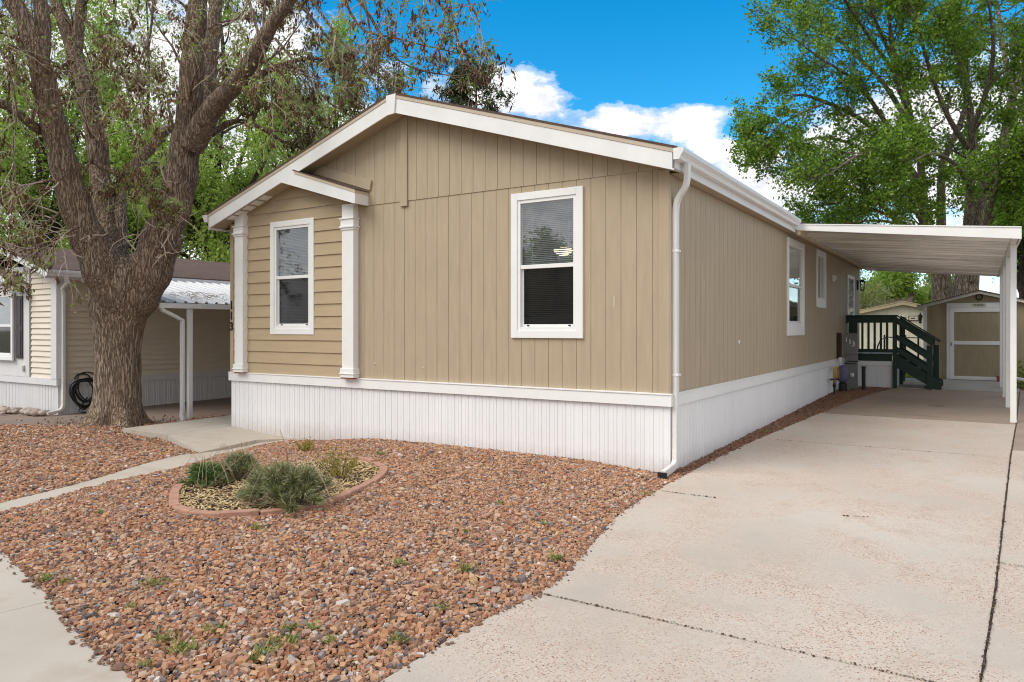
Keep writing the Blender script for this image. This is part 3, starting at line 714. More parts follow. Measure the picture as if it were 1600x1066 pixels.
gutter(XW - .001, -1, YF - .02, HY1, 3.70)
# soffit vents above the bay
vn = MB()
for i in range(5):
    x = -10.95 + i * .21
    vn.prism([(x, YF + .06, roof(x) - .238), (x + .15, YF + .06, roof(x + .15) - .238), (x + .15, YF + .06, roof(x + .15) - .246), (x, YF + .06, roof(x) - .246)], (0, .18, 0))
vn.build('soffit_vent', M['fascia'], house)
# little half gable over the bay
def sec(x): return 4.212 - (x + 9.162) * .326
xa, xb = -9.30, -7.841
m_ = MB(); m_.prism([(-9.162, YF - .001, 4.165), (xb, YF - .001, sec(xb) - .045), (xb, YF - .001, sec(xb) - .21), (-9.512, YF - .001, 4.075)], (0, .021, 0)); m_.prism([(xb - .0005, YF + .0205, sec(xb) - .045), (xb + .02, YF - .001, sec(xb) - .045), (xb + .02, YF - .001, sec(xb) - .21), (xb - .0005, YF + .0205, sec(xb) - .21)], (0, .0001, 0)); m_.build('bay_fascia', M['fascia'], house, bevel=.002)
MB().box(xb, xb + .02, YF + .0, HY0 - .011, sec(xb) - .21, sec(xb) - .045).build('bay_end_fascia', M['fascia'], house, bevel=.002)
m_ = MB(); m_.prism([(-9.14, YF - .008, sec(-9.14)), (xb + .028, YF - .008, sec(xb + .028)), (xb + .028, YF - .008, sec(xb + .028) - .045), (-9.14, YF - .008, sec(-9.14) - .045)], (0, OF - .003, 0)); m_.build('bay_drip_edge', M['drip'], house)
m_ = MB(); m_.prism([(-9.18, YF - .012, sec(-9.18)), (xb + .035, YF - .012, sec(xb + .035)), (xb + .035, YF - .012, sec(xb + .035) + .015), (-9.18, YF - .012, sec(-9.18) + .017)], (0, OF, 0)); m_.build('bay_roof', M['shingle_dark'], house)
m_ = MB(); m_.prism([(-9.55, YF + .02, 4.06), (-9.40, YF + .02, 4.105), (xb, YF + .02, sec(xb) - .19), (xb, YF + .02, sec(xb) - .20), (-9.40, YF + .02, 4.09)], (0, OF - .01, 0)); m_.build('bay_soffit', M['soffit'], house)
m_ = MB(); m_.prism([(-8.95, HY0 - .042, 4.345), (-7.74, HY0 - .042, 3.95), (-7.775, HY0 - .042, 3.80), (-8.95, HY0 - .042, 4.18)], (0, .03, 0)); m_.build('bay_frieze', M['siding'], house, bevel=.002)
# pilasters
def pilaster(x0, x1, top):
    mb = MB(F_); mb.box(x0 + .02, x1 - .02, .0, .115, 1.07, top)
    for (g_, za, zb_) in ((.0, .95, 1.09), (-.012, 1.0, 1.02), (.005, top - .40, top - .21), (-.014, top - .365, top - .34), (-.014, top - .235, top - .215)):
        mb.box(x0 + g_, x1 - g_, .0015, .135 - g_, za, zb_)
    o = mb.build('pilaster', M['white'], house, bevel=.004)
    MB(F_).box(x0 + .01, x1 - .01, .002, .125, .935, .949).build('pilaster_foot', M['copper'], house)
pilaster(-10.915, -10.655, 3.70); pilaster(-8.305, -8.02, 3.62)

# windows --------------------------------------------------
def window(tf, W, parent, rail=None, trimw=.095, kind='hung', upper='glass', lower='screen', bottom_trim=None, depth=1.2, slats=True, inner=True):
    a, b_, z0, z1 = W; bt = bottom_trim or trimw
    ia, ib, iz0, iz1 = a + trimw, b_ - trimw, z0 + bt, z1 - trimw
    v = MB(tf); v.box(ia - .002, ia + .045, -.05, .016, iz0, iz1); v.box(ib - .045, ib + .002, -.05, .016, iz0, iz1); v.box(ia + .0452, ib - .0452, -.05, .015, iz1 - .045, iz1); v.box(ia + .0452, ib - .0452, -.05, .015, iz0, iz0 + .05)
    zr = iz0 + (iz1 - iz0) * (rail or .48)
    if kind == 'hung': v.box(ia + .0452, ib - .0452, -.045, .010, zr - .022, zr + .03)
    else: v.box((ia + ib) / 2 - .02, (ia + ib) / 2 + .02, -.045, .010, iz0 + .0502, iz1 - .0452)
    win = v.build('window', M['white'], parent, bevel=.003)
    ORG[win] = ORG[parent]
    t = MB(tf); t.box(a, a + trimw, .0, .030, z0, z1); t.box(b_ - trimw, b_, .0, .030, z0, z1); t.box(a + trimw + .0003, b_ - trimw - .0003, .0, .0292, z1 - trimw, z1 - .0006); t.box(a + trimw + .0003, b_ - trimw - .0003, .0, .0292, z0 + .0006, z0 + bt)
    t.build('trim', M['white'], win, bevel=.003)
    if kind == 'hung':
        MB(tf).box(ia + .045, ib - .045, -.012, -.008, zr + .03, iz1 - .045).build('pane', M[upper], win)
        MB(tf).box(ia + .075, ib - .060, -.034, -.030, iz0 + .085, zr - .022).build('pane', M[lower], win)
        s = MB(tf); s.box(ia + .0455, ia + .075, -.044, -.022, iz0 + .0505, zr - .0225); s.box(ib - .060, ib - .0455, -.044, -.022, iz0 + .0505, zr - .0225); s.box(ia + .0753, ib - .0603, -.044, -.022, iz0 + .0505, iz0 + .085)
        s.build('sash', M['gutter'], win, bevel=.002)
        for uu in (ia + .13, ib - .13): MB(tf).box(uu, uu + .03, -.0215, -.012, iz0 + .06, iz0 + .078).build('sash_latch', M['black'], win)
    else:
        MB(tf).box(ia + .045, (ia + ib) / 2 - .02, -.012, -.008, iz0 + .05, iz1 - .045).build('pane', M[upper], win)
        MB(tf).box((ia + ib) / 2 + .02, ib - .045, -.022, -.018, iz0 + .05, iz1 - .045).build('pane', M[lower], win)
    if slats:
        s = MB(tf); z = iz0 + .03
        while z < iz1 - .04:
            ti = -.75
            s.poly([(ia + .03, -.075 + .011 * math.cos(ti), z - .011 * math.sin(ti)), (ib - .03, -.075 + .011 * math.cos(ti), z - .011 * math.sin(ti)), (ib - .03, -.075 - .011 * math.cos(ti), z + .011 * math.sin(ti)), (ia + .03, -.075 - .011 * math.cos(ti), z + .011 * math.sin(ti))])
            z += .0245
        for uu in (ia + .18, ib - .16): s.box(uu, uu + .003, -.064, -.062, iz0 + .03, iz1 - .03)
        s.build('blind', M['blind'], win, fixn=False)
    if inner:
        r = MB(tf); r.poly([(ia - .6, -depth, z0 - .5), (ib + .6, -depth, z0 - .5), (ib + .6, -depth, z1 + .05), (ia - .6, -depth, z1 + .05)])
        r.poly([(ia - .6, -depth, z1 + .05), (ib + .6, -depth, z1 + .05), (ib + .6, -.10, z1 + .05), (ia - .6, -.10, z1 + .05)])
        r.poly([(ia - .6, -depth, z0 - .5), (ib + .6, -depth, z0 - .5), (ib + .6, -.10, z0 - .5), (ia - .6, -.10, z0 - .5)])
        for uu in (ia - .6, ib + .6): r.poly([(uu, -depth, z0 - .5), (uu, -.10, z0 - .5), (uu, -.10, z1 + .05), (uu, -depth, z1 + .05)])
        r.build('room_lining', M['inner'], win, fixn=False)
    return win
wr_ = window(F_, WIN_R, house, .485, depth=2.2)
wl_ = window(F_, WIN_L, house, .50)
ws_ = window(S_, WIN_S, house, .49, trimw=.10, bottom_trim=.20)
ws2_ = window(S_, WIN_S2, house, kind='slide', trimw=.10, bottom_trim=.17, upper='screen', lower='glass')
# lit ceiling lamp inside the right front room
lamp_c = onY(880, 392, 9.35)
m, nt, b = mat('lamp_glow'); b.inputs['Emission Color'].default_value = (1, .78, .5, 1); b.inputs['Emission Strength'].default_value = 2.2; b.inputs['Base Color'].default_value = (.9, .8, .65, 1); M['glow'] = m
lt = thing('ceiling_lamp', tuple(lamp_c), 'lit bowl ceiling lamp glowing behind the right front window', 'ceiling lamp')
MB().lathe(lamp_c, [(.02, -.075), (.08, -.06), (.13, -.02), (.145, .02)], 20).build('lamp_bowl', M['glow'], lt, smooth=True)
MB().lathe(lamp_c, [(.05, .021), (.05, .06), (.02, .065)], 16).build('lamp_base', M['white'], lt)
# door of the side entry
dd = MB(S_).box(DOOR[0], DOOR[1], .0, .02, DOOR[2], DOOR[3]).box(DOOR[0] - .0, DOOR[0] + .12, .0201, .035, DOOR[2], DOOR[3]).box(DOOR[1] - .12, DOOR[1], .0201, .035, DOOR[2], DOOR[3]).build('door', M['white'], house, bevel=.003)
MB(S_).box(DOOR[0] + .2, DOOR[1] - .2, .0205, .024, 2.15, 3.1).build('door_pane', M['glass'], dd)
MB(S_).box(DOOR[0] + .2, DOOR[1] - .2, .0205, .024, 1.25, 2.05).build('door_panel', M['dark'], dd)
MB().tube([S_(DOOR[0] + .2, .03, 2.0), S_(DOOR[0] + .2, .09, 2.0), S_(DOOR[0] + .2, .09, 2.14)], .014, 8).build('door_handle', M['black'], dd)
wl2 = MB(); lc = Vector(S_(23.7, .14, 2.98)); wl2.box(lc.x - .14, lc.x - .10, lc.y - .06, lc.y + .06, lc.z - .12, lc.z + .16); wl2.beam((lc.x - .1, lc.y, lc.z + .14), (lc.x + .0, lc.y, lc.z + .17), .02, .02)
wl2.lathe(lc, [(.03, .17), (.10, .10), (.075, .095)], 8)
for a in range(4):
    an = a * math.pi / 2 + .78; wl2.beam((lc.x + .075 * math.cos(an), lc.y + .075 * math.sin(an), lc.z + .1), (lc.x + .055 * math.cos(an), lc.y + .055 * math.sin(an), lc.z - .12), .014, .014)
wl2.lathe((lc.x, lc.y, lc.z - .12), [(.06, 0), (.06, -.02), (.02, -.04)], 8)
o = wl2.build('wall_lamp', M['black'], house)
MB().lathe((lc.x, lc.y, lc.z - .1), [(.05, 0), (.065, .18)], 8).build('lamp_glass', M['glass'], o)
MB(S_).box(19.2, 19.42, .0, .05, 2.86, 3.02).box(19.24, 19.38, .0502, .09, 2.9, 3.0).build('wall_vent', M['fascia'], house, bevel=.01)
for nx, nz in ((-7.7, 1.17), (-6.75, 1.14)): MB(F_).lathe((nx, .004, nz), [(.013, 0), (.011, .008)], 8).build('screw_cap', M['white'], house)
MB(F_).box(-3.76, -3.735, .0, .003, 1.96, 2.1).build('paint_scuff', M['drip'], house)
MB(S_).box(11.0, 11.05, .0, .015, 1.48, 1.53).build('wall_tag', M['white'], house)

# downspouts -----------------------------------------------
def downspout(path, parent, wd=.085, dp=.06, m='pipe_white', name='downspout', up=(0, 1, 0)):
    pr = [(-wd / 2, -dp / 2 + .008), (-wd / 2 + .008, -dp / 2), (-.012, -dp / 2), (-.006, -dp / 2 + .005), (.006, -dp / 2 + .005), (.012, -dp / 2), (wd / 2 - .008, -dp / 2), (wd / 2, -dp / 2 + .008), (wd / 2, dp / 2 - .008), (wd / 2 - .008, dp / 2), (-wd / 2 + .008, dp / 2), (-wd / 2, dp / 2 - .008)]
    return MB().sweep(path, pr, up=up).build(name, M[m], parent, smooth=False)
def arc(p0, p1, p2, n=5):
    p0, p1, p2 = map(Vector, (p0, p1, p2)); return [(1 - t) ** 2 * p0 + 2 * t * (1 - t) * p1 + t * t * p2 for t in [k / n for k in range(n + 1)]]
gx_d = -2.99
pth = arc((-2.81, 8.10, 3.60), (-2.81, 8.12, 3.36), (-2.86, 8.14, 3.32), 4) + arc((-2.94, 8.19, 3.24), (-2.992, 8.215, 3.18), (-2.992, 8.215, 3.05), 4) + [(-2.992, 8.215, .30)] + arc((-2.992, 8.215, .20), (-2.992, 8.20, .10), (-2.992, 8.10, .09), 4)[1:] + [(-2.992, 7.80, .055)]
downspout(pth, house, up=(1, 0, 0))
MB().box(-3.045, -2.94, 7.775, 7.80, .01, .085).build('downspout_outlet', M['black'], house)
for zz in (2.6, 1.15): MB().box(-3.03, -2.945, 8.168, 8.262, zz, zz + .025).build('downspout_strap', M['white'], house)
# house number
def text_mesh(txt, size, tf_loc, rot, depth, name, m, parent):
    c = bpy.data.curves.new(name, 'FONT'); c.body = txt; c.size = size; c.extrude = depth; c.align_x = 'CENTER'; c.align_y = 'CENTER'; c.offset = .004 if size > .1 else 0
    t = bpy.data.objects.new('tmp', c); COL.objects.link(t); bpy.context.view_layer.update()
    me = bpy.data.meshes.new_from_object(t.evaluated_get(bpy.context.evaluated_depsgraph_get())); bpy.data.objects.remove(t)
    me.transform(Matrix.Translation(tf_loc) @ rot.to_matrix().to_4x4()); me.name = name
    me.materials.clear(); return finish(name, me, m, parent)
from mathutils import Euler
RF = Euler((rad(90), 0, 0))
for ch, py in (('1', 477.5), ('1', 494), ('3', 510.5)):
    p = onY(363.2, py, 8.11)
    text_mesh(ch, .20, Vector((HX0 + .045, 8.115, p.z)), RF, .006, 'number_' + {'1': 'one', '3': 'three'}[ch], M['black'], house)

# ================================================================== CARPORT
CX0, CX1, CY0, CY1 = -2.85, .58, 14.25, 24.4
def cz(x): return 3.655 - .0905 * (x - CX0)
cp = thing('carport', (.5, 15, .08), 'white aluminium carport roof on slim posts attached to the right side of the tan home', 'carport')
pr = []
y = CY0 + .06
while y < CY1 - .15:
    pr += [(y, 0), (y + .13, 0), (y + .136, .008), (y + .144, .008), (y + .15, 0), (y + .42, 0), (y + .435, -.075), (y + .485, -.075), (y + .495, 0)]
    y += .50
mb = MB()
for a, b_ in zip(pr, pr[1:]):
    mb.poly([(CX0 + .05, a[0], cz(CX0) - .12 + a[1]), (CX1 - .05, a[0], cz(CX1) - .12 + a[1]), (CX1 - .05, b_[0], cz(CX1) - .12 + b_[1]), (CX0 + .05, b_[0], cz(CX0) - .12 + b_[1])])
mb.build('roof_panel', M['ceiling'], cp, fixn=False)
mb = MB(); mb.prism([(CX0, CY0 + .02, cz(CX0) - .07), (CX1 - .03, CY0 + .02, cz(CX1) - .07), (CX1 - .03, CY0 + .02, cz(CX1) - .078), (CX0, CY0 + .02, cz(CX0) - .078)], (0, CY1 - CY0 - .04, 0)); mb.build('roof_sheet', M['gutter'], cp)
mb = MB(); mb.prism([(CX0, CY0, cz(CX0) + .0), (CX1, CY0, cz(CX1)), (CX1, CY0, cz(CX1) - .20), (CX0, CY0, cz(CX0) - .12)], (0, .03, 0)); mb.prism([(CX0, CY0 - .012, cz(CX0) + .002), (CX1, CY0 - .012, cz(CX1) + .002), (CX1, CY0 - .012, cz(CX1) - .018), (CX0, CY0 - .012, cz(CX0) - .018)], (0, .0115, 0))
mb.build('front_fascia', M['white'], cp, bevel=.003)
mb = MB(); mb.prism([(CX0, CY1 - .03, cz(CX0)), (CX1, CY1 - .03, cz(CX1)), (CX1, CY1 - .03, cz(CX1) - .2), (CX0, CY1 - .03, cz(CX0) - .15)], (0, .03, 0)); mb.build('rear_fascia', M['fascia'], cp, bevel=.003)
MB().box(CX1 - .03, CX1 + .0, CY0 + .031, CY1 - .031, cz(CX1) - .2, cz(CX1) - .002).build('outer_gutter', M['fascia'], cp, bevel=.003)
MB().box(CX0 + .0, CX0 + .06, CY0 + .031, CY1 - .031, cz(CX0) - .20, cz(CX0) - .12).build('wall_ledger', M['creamtrim'], cp, bevel=.003)
MB().box(.44, .54, CY0 + .04, CY1 - .04, cz(.5) - .20, cz(.5) - .125).build('carrier_beam', M['fascia'], cp, bevel=.003)
for py in (15.13, 17.67, 19.95, 22.6):
    z0 = gz(0, py) + .013
    mb = MB(); mb.box(.455, .545, py, py + .09, z0, cz(.5) - .20); mb.box(.452, .548, py - .003, py + .093, z0 + .001, z0 + .05)
    mb.build('post', M['white'], cp, bevel=.004)

# ================================================================== DECK
dk = thing('deck', (-2.4, 21.3, .15), 'dark green wooden deck with slatted railing and steps at the side door', 'deck')
DX0, DX1, DY0, DY1, DZ = -3.005, -1.84, 21.30, 23.7, 1.045
g0 = .16
MB().box(DX0, DX1 + .1, DY0 - .02, DY1, DZ - .035, DZ).build('floor_boards', M['green'], dk, bevel=.004)
mb = MB(); mb.box(DX0, DX1 - .06, DY0, DY0 + .04, DZ - .19, DZ - .036); mb.box(DX1 + .0, DX1 + .04, DY0 + .05, DY1, DZ - .19, DZ - .036); mb.build('rim_board', M['green'], dk, bevel=.003)
skirt(lambda u, w_, z: (u, DY0 + .06 - w_, z), DX0, DX1, .1, .75).build('deck_skirting', M['skirt'], dk, fixn=False)
skirt(lambda u, w_, z: (DX1 + .02 + w_, u, z), DY0 + .06, DY1, .1, .75).build('deck_skirting', M['skirt'], dk, fixn=False)
MB().box(DX0, DX1 - .055, DY0 + .02, DY0 + .05, .735, .853).build('skirting_cap', M['white'], dk)
def post(x0, x1, y0, y1, z0, z1): return MB().box(x0, x1, y0, y1, z0, z1).build('post', M['green'], dk, bevel=.004)
post(DX1 - .05, DX1 + .05, DY0 - .03, DY0 + .07, g0, 2.03)
post(DX1 - .02, DX1 + .06, DY1 - .1, DY1 - .01, g0, 2.0)
post(DX1 + .02, DX1 + .11, 22.35, 22.44, g0, 1.98)
post(DX0 + .07, DX0 + .23, DY0 - .02, DY0 + .05, DZ, 1.86)
post(-1.12, -.99, DY0 - .03, DY0 + .07, g0, 1.27)
post(-1.02, -.89, 22.35, 22.44, g0, 1.27)
mb = MB(); mb.box(DX0, DX1 + .06, DY0 - .05, DY0 + .09, 2.031, 2.065); mb.box(DX0, DX1 - .0505, DY0 - .005, DY0 + .035, 1.86, 2.0305); mb.build('top_rail', M['green'], dk, bevel=.003)
MB().box(DX0, DX1 - .0505, DY0 - .005, DY0 + .035, 1.085, 1.17).build('bottom_rail', M['green'], dk, bevel=.003)
for i in range(7):
    x = -2.78 + i * .147
    if x < DX1 - .1: MB().box(x, x + .055, DY0 - .001, DY0 + .036, 1.1705, 1.8595).build('baluster', M['green'], dk, bevel=.002)
MB().box(DX1 + .02, DX1 + .09, 22.45, DY1 - .05, 1.9, 2.03).build('top_rail', M['green'], dk, bevel=.003)
sx0, sx1, sz0, sz1 = DX1 + .05, -.86, DZ, .33
def slope_rail(name, y, off, ht, ext=0, wd=.04):
    dx = sx1 - sx0; dz = -.66
    a = Vector((sx0, y, DZ + off)); b_ = Vector((sx0 + dx + ext, y, DZ + off + dz * (dx + ext) / dx))
    MB().prism([a + Vector((0, -wd / 2, ht / 2)), a + Vector((0, wd / 2, ht / 2)), a + Vector((0, wd / 2, -ht / 2)), a + Vector((0, -wd / 2, -ht / 2))], b_ - a).build(name, M['green'], dk, bevel=.003)
for y in (DY0 + .02, 22.4):
    yo = y - .052 if y < 22 else y - .068
    slope_rail('rail_cap', y, 1.00, .035, .02, .14)
    slope_rail('hand_rail', yo, .87, .17, -.12)
    slope_rail('middle_rail', yo, .44, .15, -.12)
    slope_rail('lower_rail', yo, .12, .15, -.12)
    a = Vector((sx0, y, .95)); 
    MB().prism([(sx0, y - .02, DZ - .02), (sx0 + 1.0, y - .02, .34), (sx0 + 1.0, y - .02, g0), (sx0 + .86, y - .02, g0), (sx0, y - .02, DZ - .36)], (0, .04, 0)).build('stringer', M['green'], dk, bevel=.003)
for i in range(4):
    zt = DZ - (i + 1) * .178; xx = sx0 + .235 * i
    MB().box(xx, xx + .265, DY0 + .041, 22.379, zt - .04, zt).build('tread', M['green'], dk, bevel=.004)

# ================================================================== UTILITIES
up_ = thing('electric_pedestal', (-2.85, 20.3, .13), 'grey electric meter pedestal numbered 113 leaning by the deck railing', 'electric meter')
PY = 20.35
pL, pR = onY(1318.5, 523, PY).x, onY(1339.5, 523, PY).x
MB().box(pL, pR, PY, PY + .18, 1.05, 1.575).box(pL - .006, pR + .006, PY - .008, PY + .19, 1.565, 1.59).build('meter_box', M['grey_box'], up_, bevel=.006)
MB().box(pL + .01, pR, PY + .01, PY + .17, .12, 1.045).build('pedestal_case', M['grey_box'], up_, bevel=.006)
mb = MB(); mb.box(pL + .08, pR + .02, PY - .03, PY + .0, .86, .885); mb.box(pL + .0, pR - .03, PY - .03, PY, .80, .82); mb.build('latch_bar', M['black'], up_)
mb = MB(); mb.lathe((pL + .2, PY - .03, .52), [(.045, -.04), (.05, 0), (.045, .05)], 12); mb.build('conduit_cap', M['gutter'], up_)
for i, ch in enumerate('113'):
    text_mesh(ch, .17, Vector((pL + .06 + i * .085, PY - .003, 1.42 - i * .055)), RF, .002, 'number_mark', M['white'], up_)
gm = thing('gas_meter', (-2.93, 19.6, .13), 'dark bluish gas meter beside the grey electric pedestal', 'gas meter')
gp = Vector((-2.86, 19.75, .13))
mb = MB(); mb.lathe((gp.x, gp.y, gp.z + .35), [(.05, -.12), (.11, -.08), (.13, .0), (.13, .2), (.10, .28), (.04, .31)], 16); mb.build('meter_body', M['bluegrey'], gm, smooth=True)
MB().lathe((gp.x, gp.y, gp.z), [(.10, 0), (.10, .20), (.05, .24)], 12).build('meter_stand', M['black'], gm)
mb = MB(); mb.tube([gp + Vector((-.04, 0, .62)), gp + Vector((-.06, -.0, .78)), gp + Vector((-.10, 0, .8))], .02, 8); mb.lathe((gp.x - .06, gp.y, gp.z + .74), [(.045, 0), (.05, .08), (.03, .12)], 10); mb.build('regulator', M['gutter'], gm)
MB().box(-3.02, -2.93, 19.95, 20.1, .9, 1.6).build('riser_box', M['rust'], gm, bevel=.01)
yp = thing('gas_pipe', (-2.9, 18.9, .12), 'bent yellow gas pipe with a black shutoff valve at the skirting', 'pipe')
mb = MB(); q = Vector((-2.90, 18.75, .12)); mb.tube([q + Vector((0, 0, .30)), q + Vector((0, 0, .58)), q + Vector((0, .04, .64)), q + Vector((0, .50, .64)), q + Vector((0, .56, .58)), q + Vector((0, .58, .34))], .026, 10); mb.build('yellow_bend', M['yellow'], yp, smooth=True)
mb = MB(); mb.tube([q + Vector((0, 0, 0)), q + Vector((0, 0, .30))], .022, 8); mb.tube([q + Vector((-.05, -.20, .38)), q + Vector((.05, .24, .37))], .022, 8); mb.lathe((q.x, q.y, q.z + .18), [(.03, 0), (.04, .05), (.03, .1)], 8); mb.build('valve', M['black'], yp)
bo = thing('vent_pipe', (-2.44, 20.2, .13), 'short black upright pipe standing in the gravel before the deck', 'pipe')
MB().tube([(-2.44, 20.2, .10), (-2.44, 20.2, .72)], .045, 14).build('pipe_shaft', M['black'], bo, smooth=False)
MB().lathe((-2.44, 20.2, .70), [(.055, 0), (.055, .05), (.045, .055)], 14).build('pipe_cap', M['black'], bo)

# ================================================================== SHED
sh = thing('garden_shed', (0, 25, .2), 'tan garden shed with white framed door and horseshoe at the end of the driveway', 'shed')
SY = 25.0; gs = .19
def srf(x): return 2.80 - .27 * abs(x - .011)
mb = grooved(lambda u, w_, z: (u, SY - w_, z), -1.39, 1.41, gs, lambda u: srf(u) - .08, [], step=.3, gw=.012, gd=.01); mb.build('front_wall', M['shed'], sh, fixn=False)
MB().box(-1.39, -1.36, SY + .001, SY + 2.6, gs, 2.38).build('side_wall', M['shed'], sh)
MB().box(1.38, 1.41, SY + .001, SY + 2.6, gs, 2.38).build('side_wall', M['shed'], sh)
for s, xe in ((-1, -1.56), (1, 1.58)):
    MB().prism([(.011, SY - .16, srf(.011)), (xe, SY - .16, srf(xe)), (xe, SY - .16, srf(xe) + .022), (.011, SY - .16, srf(.011) + .024)], (0, 2.9, 0)).build('roof', M['shingle_dark'], sh)
    MB().prism([(.011, SY - .14, srf(.011) - .001), (xe, SY - .14, srf(xe) - .001), (xe, SY - .14, srf(xe) - .085), (.011, SY - .14, srf(.011) - .085)], (0, .025, 0)).build('rake_fascia', M['shed'] if False else M['sign'], sh)
mb = MB(); mb.box(-1.395, -1.30, SY - .022, SY - .0, gs, 2.36); mb.box(1.32, 1.415, SY - .022, SY, gs, 2.36); mb.build('corner_trim', M['white'], sh, bevel=.003)
mb = MB(); mb.box(-.80, -.735, SY - .025, SY, gs, 2.455); mb.box(.757, .822, SY - .025, SY, gs, 2.455); mb.box(-.7345, .7565, SY - .0245, SY, 2.32, 2.4545); mb.build('door_trim', M['white'], sh, bevel=.003)
sdoor = MB().box(-.73, .752, SY - .012, SY - .0, gs + .03, 2.315).build('door', M['shed'], sh)
mb = MB(); mb.box(-.73, -.61, SY - .034, SY - .0125, gs + .03, 2.315); mb.box(.632, .752, SY - .034, SY - .0125, gs + .03, 2.315)
for za, zb_ in ((gs + .03, gs + .13), (1.24, 1.345), (2.19, 2.315)): mb.box(-.6095, .6315, SY - .0335, SY - .0125, za, zb_)
mb.build('door_frame', M['white'], sdoor, bevel=.003)
mb = MB()
mb.box(-.80, -.66, SY - .042, SY - .0345, 1.93, 1.965); mb.build('door_hinge', M['gutter'], sdoor)
MB().box(-.695, -.665, SY - .05, SY - .0345, 1.2, 1.3).build('door_latch', M['grey_box'], sdoor)
p0 = Vector((.011, SY - .02, 2.62)); MB().tube([p0 + Vector((.075 * math.sin(a), 0, -.085 * math.cos(a))) for a in [rad(-145 + 290 * k / 14) for k in range(15)]], .016, 6).build('horseshoe', M['rust'], sh)
pl = MB().box(-.17, .17, SY - .033, SY - .0255, 2.345, 2.435).build('name_plaque', M['sign'], sh)
mb = MB()
for k in range(7):
    mb.box(-.12 + k * .036, -.10 + k * .036, SY - .036, SY - .0332, 2.400, 2.422)
    if k < 5: mb.box(-.10 + k * .044, -.07 + k * .044, SY - .036, SY - .0332, 2.360, 2.378)
mb.build('plaque_marks', M['black'], pl)
bb = thing('red_brick', (.5, 24.75, .2), 'small red brick on the ground by the shed door', 'brick'); MB().box(.44, .56, 24.68, 24.78, .2, .29).box(.42, .54, 24.7, 24.8, .2905, .36).build('brick_body', M['copper'], bb, bevel=.008)

# ================================================================== NEIGHBOUR HOUSE
nh = thing('neighbour_house', (-17.5, 7.33, 0), 'beige vinyl sided mobile home with brown shingles and plum shutter behind the trunk at left', 'house')
NX0, NX1, NY0, NY1 = -19.5, -15.5, 7.33, 24.0
def nroof(x): return 3.50 - .295 * abs(x + 17.5)
def lap(tf, u0, u1, z0, z1, ztop=None, ex=.115, holes=()):
    mb = MB(tf); z = z0
    us = sorted({u0, u1, *[h[k] for h in holes for k in (0, 1)], *([u0 + .15 * k for k in range(1, int((u1 - u0) / .15) + 1) if u0 + .15 * k < u1] if ztop else [])})
    while z < z1:
        for a, b_ in zip(us, us[1:]):
            p, q = z, min(z + ex, z1)
            skip = False
            for h in holes:
                if a >= h[0] - 1e-6 and b_ <= h[1] + 1e-6 and q > h[2] and p < h[3]: skip = True
            if skip: continue
            qa, qb = (min(q, ztop(a)), min(q, ztop(b_))) if ztop else (q, q)
            if qa <= p or qb <= p: continue
            mb.poly([(a, .034, p), (b_, .034, p), (b_, .006, qb), (a, .006, qa)]); mb.poly([(a, .002, p), (b_, .002, p), (b_, .034, p), (a, .034, p)])
        z += ex
    return mb
NF = lambda u, w_, z: (u, NY0 - w_, z); NS = lambda u, w_, z: (NX1 + w_, u, z)
lap(NF, -16.55, NX1 - .0, .68, 3.5, lambda u: nroof(u) - .03).build('front_wall', M['nlap'], nh, fixn=False)
lap(NS, NY0, NY1, .68, 2.88).build('side_wall', M['nlap'], nh, fixn=False)
MB().box(NX0, NX0 + .05, NY0, NY1, .1, 2.9).box(NX0, NX1 - .03, NY1 - .05, NY1, .1, 2.9).build('rear_wall', M['nlap'], nh)
skirt(NF, NX0, NX1, -.1, .57, .13).build('skirting', M['nwhite'], nh, fixn=False)
skirt(NS, NY0, NY1, -.1, .57, .13).build('skirting', M['nwhite'], nh, fixn=False)
MB(NF).box(NX0, NX1 + .04, .0, .045, .565, .70).build('band_board', M['nwhite'], nh); MB(NS).box(NY0, NY1, .0, .03, .555, .69).build('band_board', M['nwhite'], nh)
MB(NF).box(NX1 - .17, NX1 + .036, .035, .055, .701, 2.86).build('corner_board', M['nwhite'], nh); MB(NS).box(NY0 - .055, NY0 + .10, .0365, .055, .701, 2.86).build('corner_board', M['nwhite'], nh)
NYF = NY0 - .33
r = MB(); fa = MB(); sf = MB(); nxe = NX1 + .20; nxw = NX0 - .2
for xe in (nxe, nxw):
    r.prism([(-17.5, NYF - .01, nroof(-17.5)), (xe, NYF - .01, nroof(xe)), (xe, NYF - .01, nroof(xe) + .03), (-17.5, NYF - .01, nroof(-17.5) + .03)], (0, NY1 - NYF + .1, 0))
    fa.prism([(-17.5, NYF, nroof(-17.5) - .001), (xe, NYF, nroof(xe) - .001), (xe, NYF, nroof(xe) - .13), (-17.5, NYF, nroof(-17.5) - .13)], (0, .025, 0))
    sf.prism([(-17.5, NYF + .026, nroof(-17.5) - .1), (xe, NYF + .026, nroof(xe) - .1), (xe, NYF + .026, nroof(xe) - .11), (-17.5, NYF + .026, nroof(-17.5) - .11)], (0, .32, 0))
r.build('roof', M['shingle'], nh); fa.build('rake_fascia', M['nwhite'], nh, bevel=.003); sf.build('soffit', M['nwhite'], nh)
MB().box(nxe - .02, nxe, NYF, NY1, nroof(nxe) - .16, nroof(nxe) - .002).build('eave_fascia', M['nwhite'], nh)
MB().box(NX1, nxe - .02, NY0, NY1, nroof(nxe) - .15, nroof(nxe) - .14).build('soffit', M['nwhite'], nh)
gutter(nxe + .001, 1, NYF, 7.9, nroof(nxe) + .01, parent=nh)
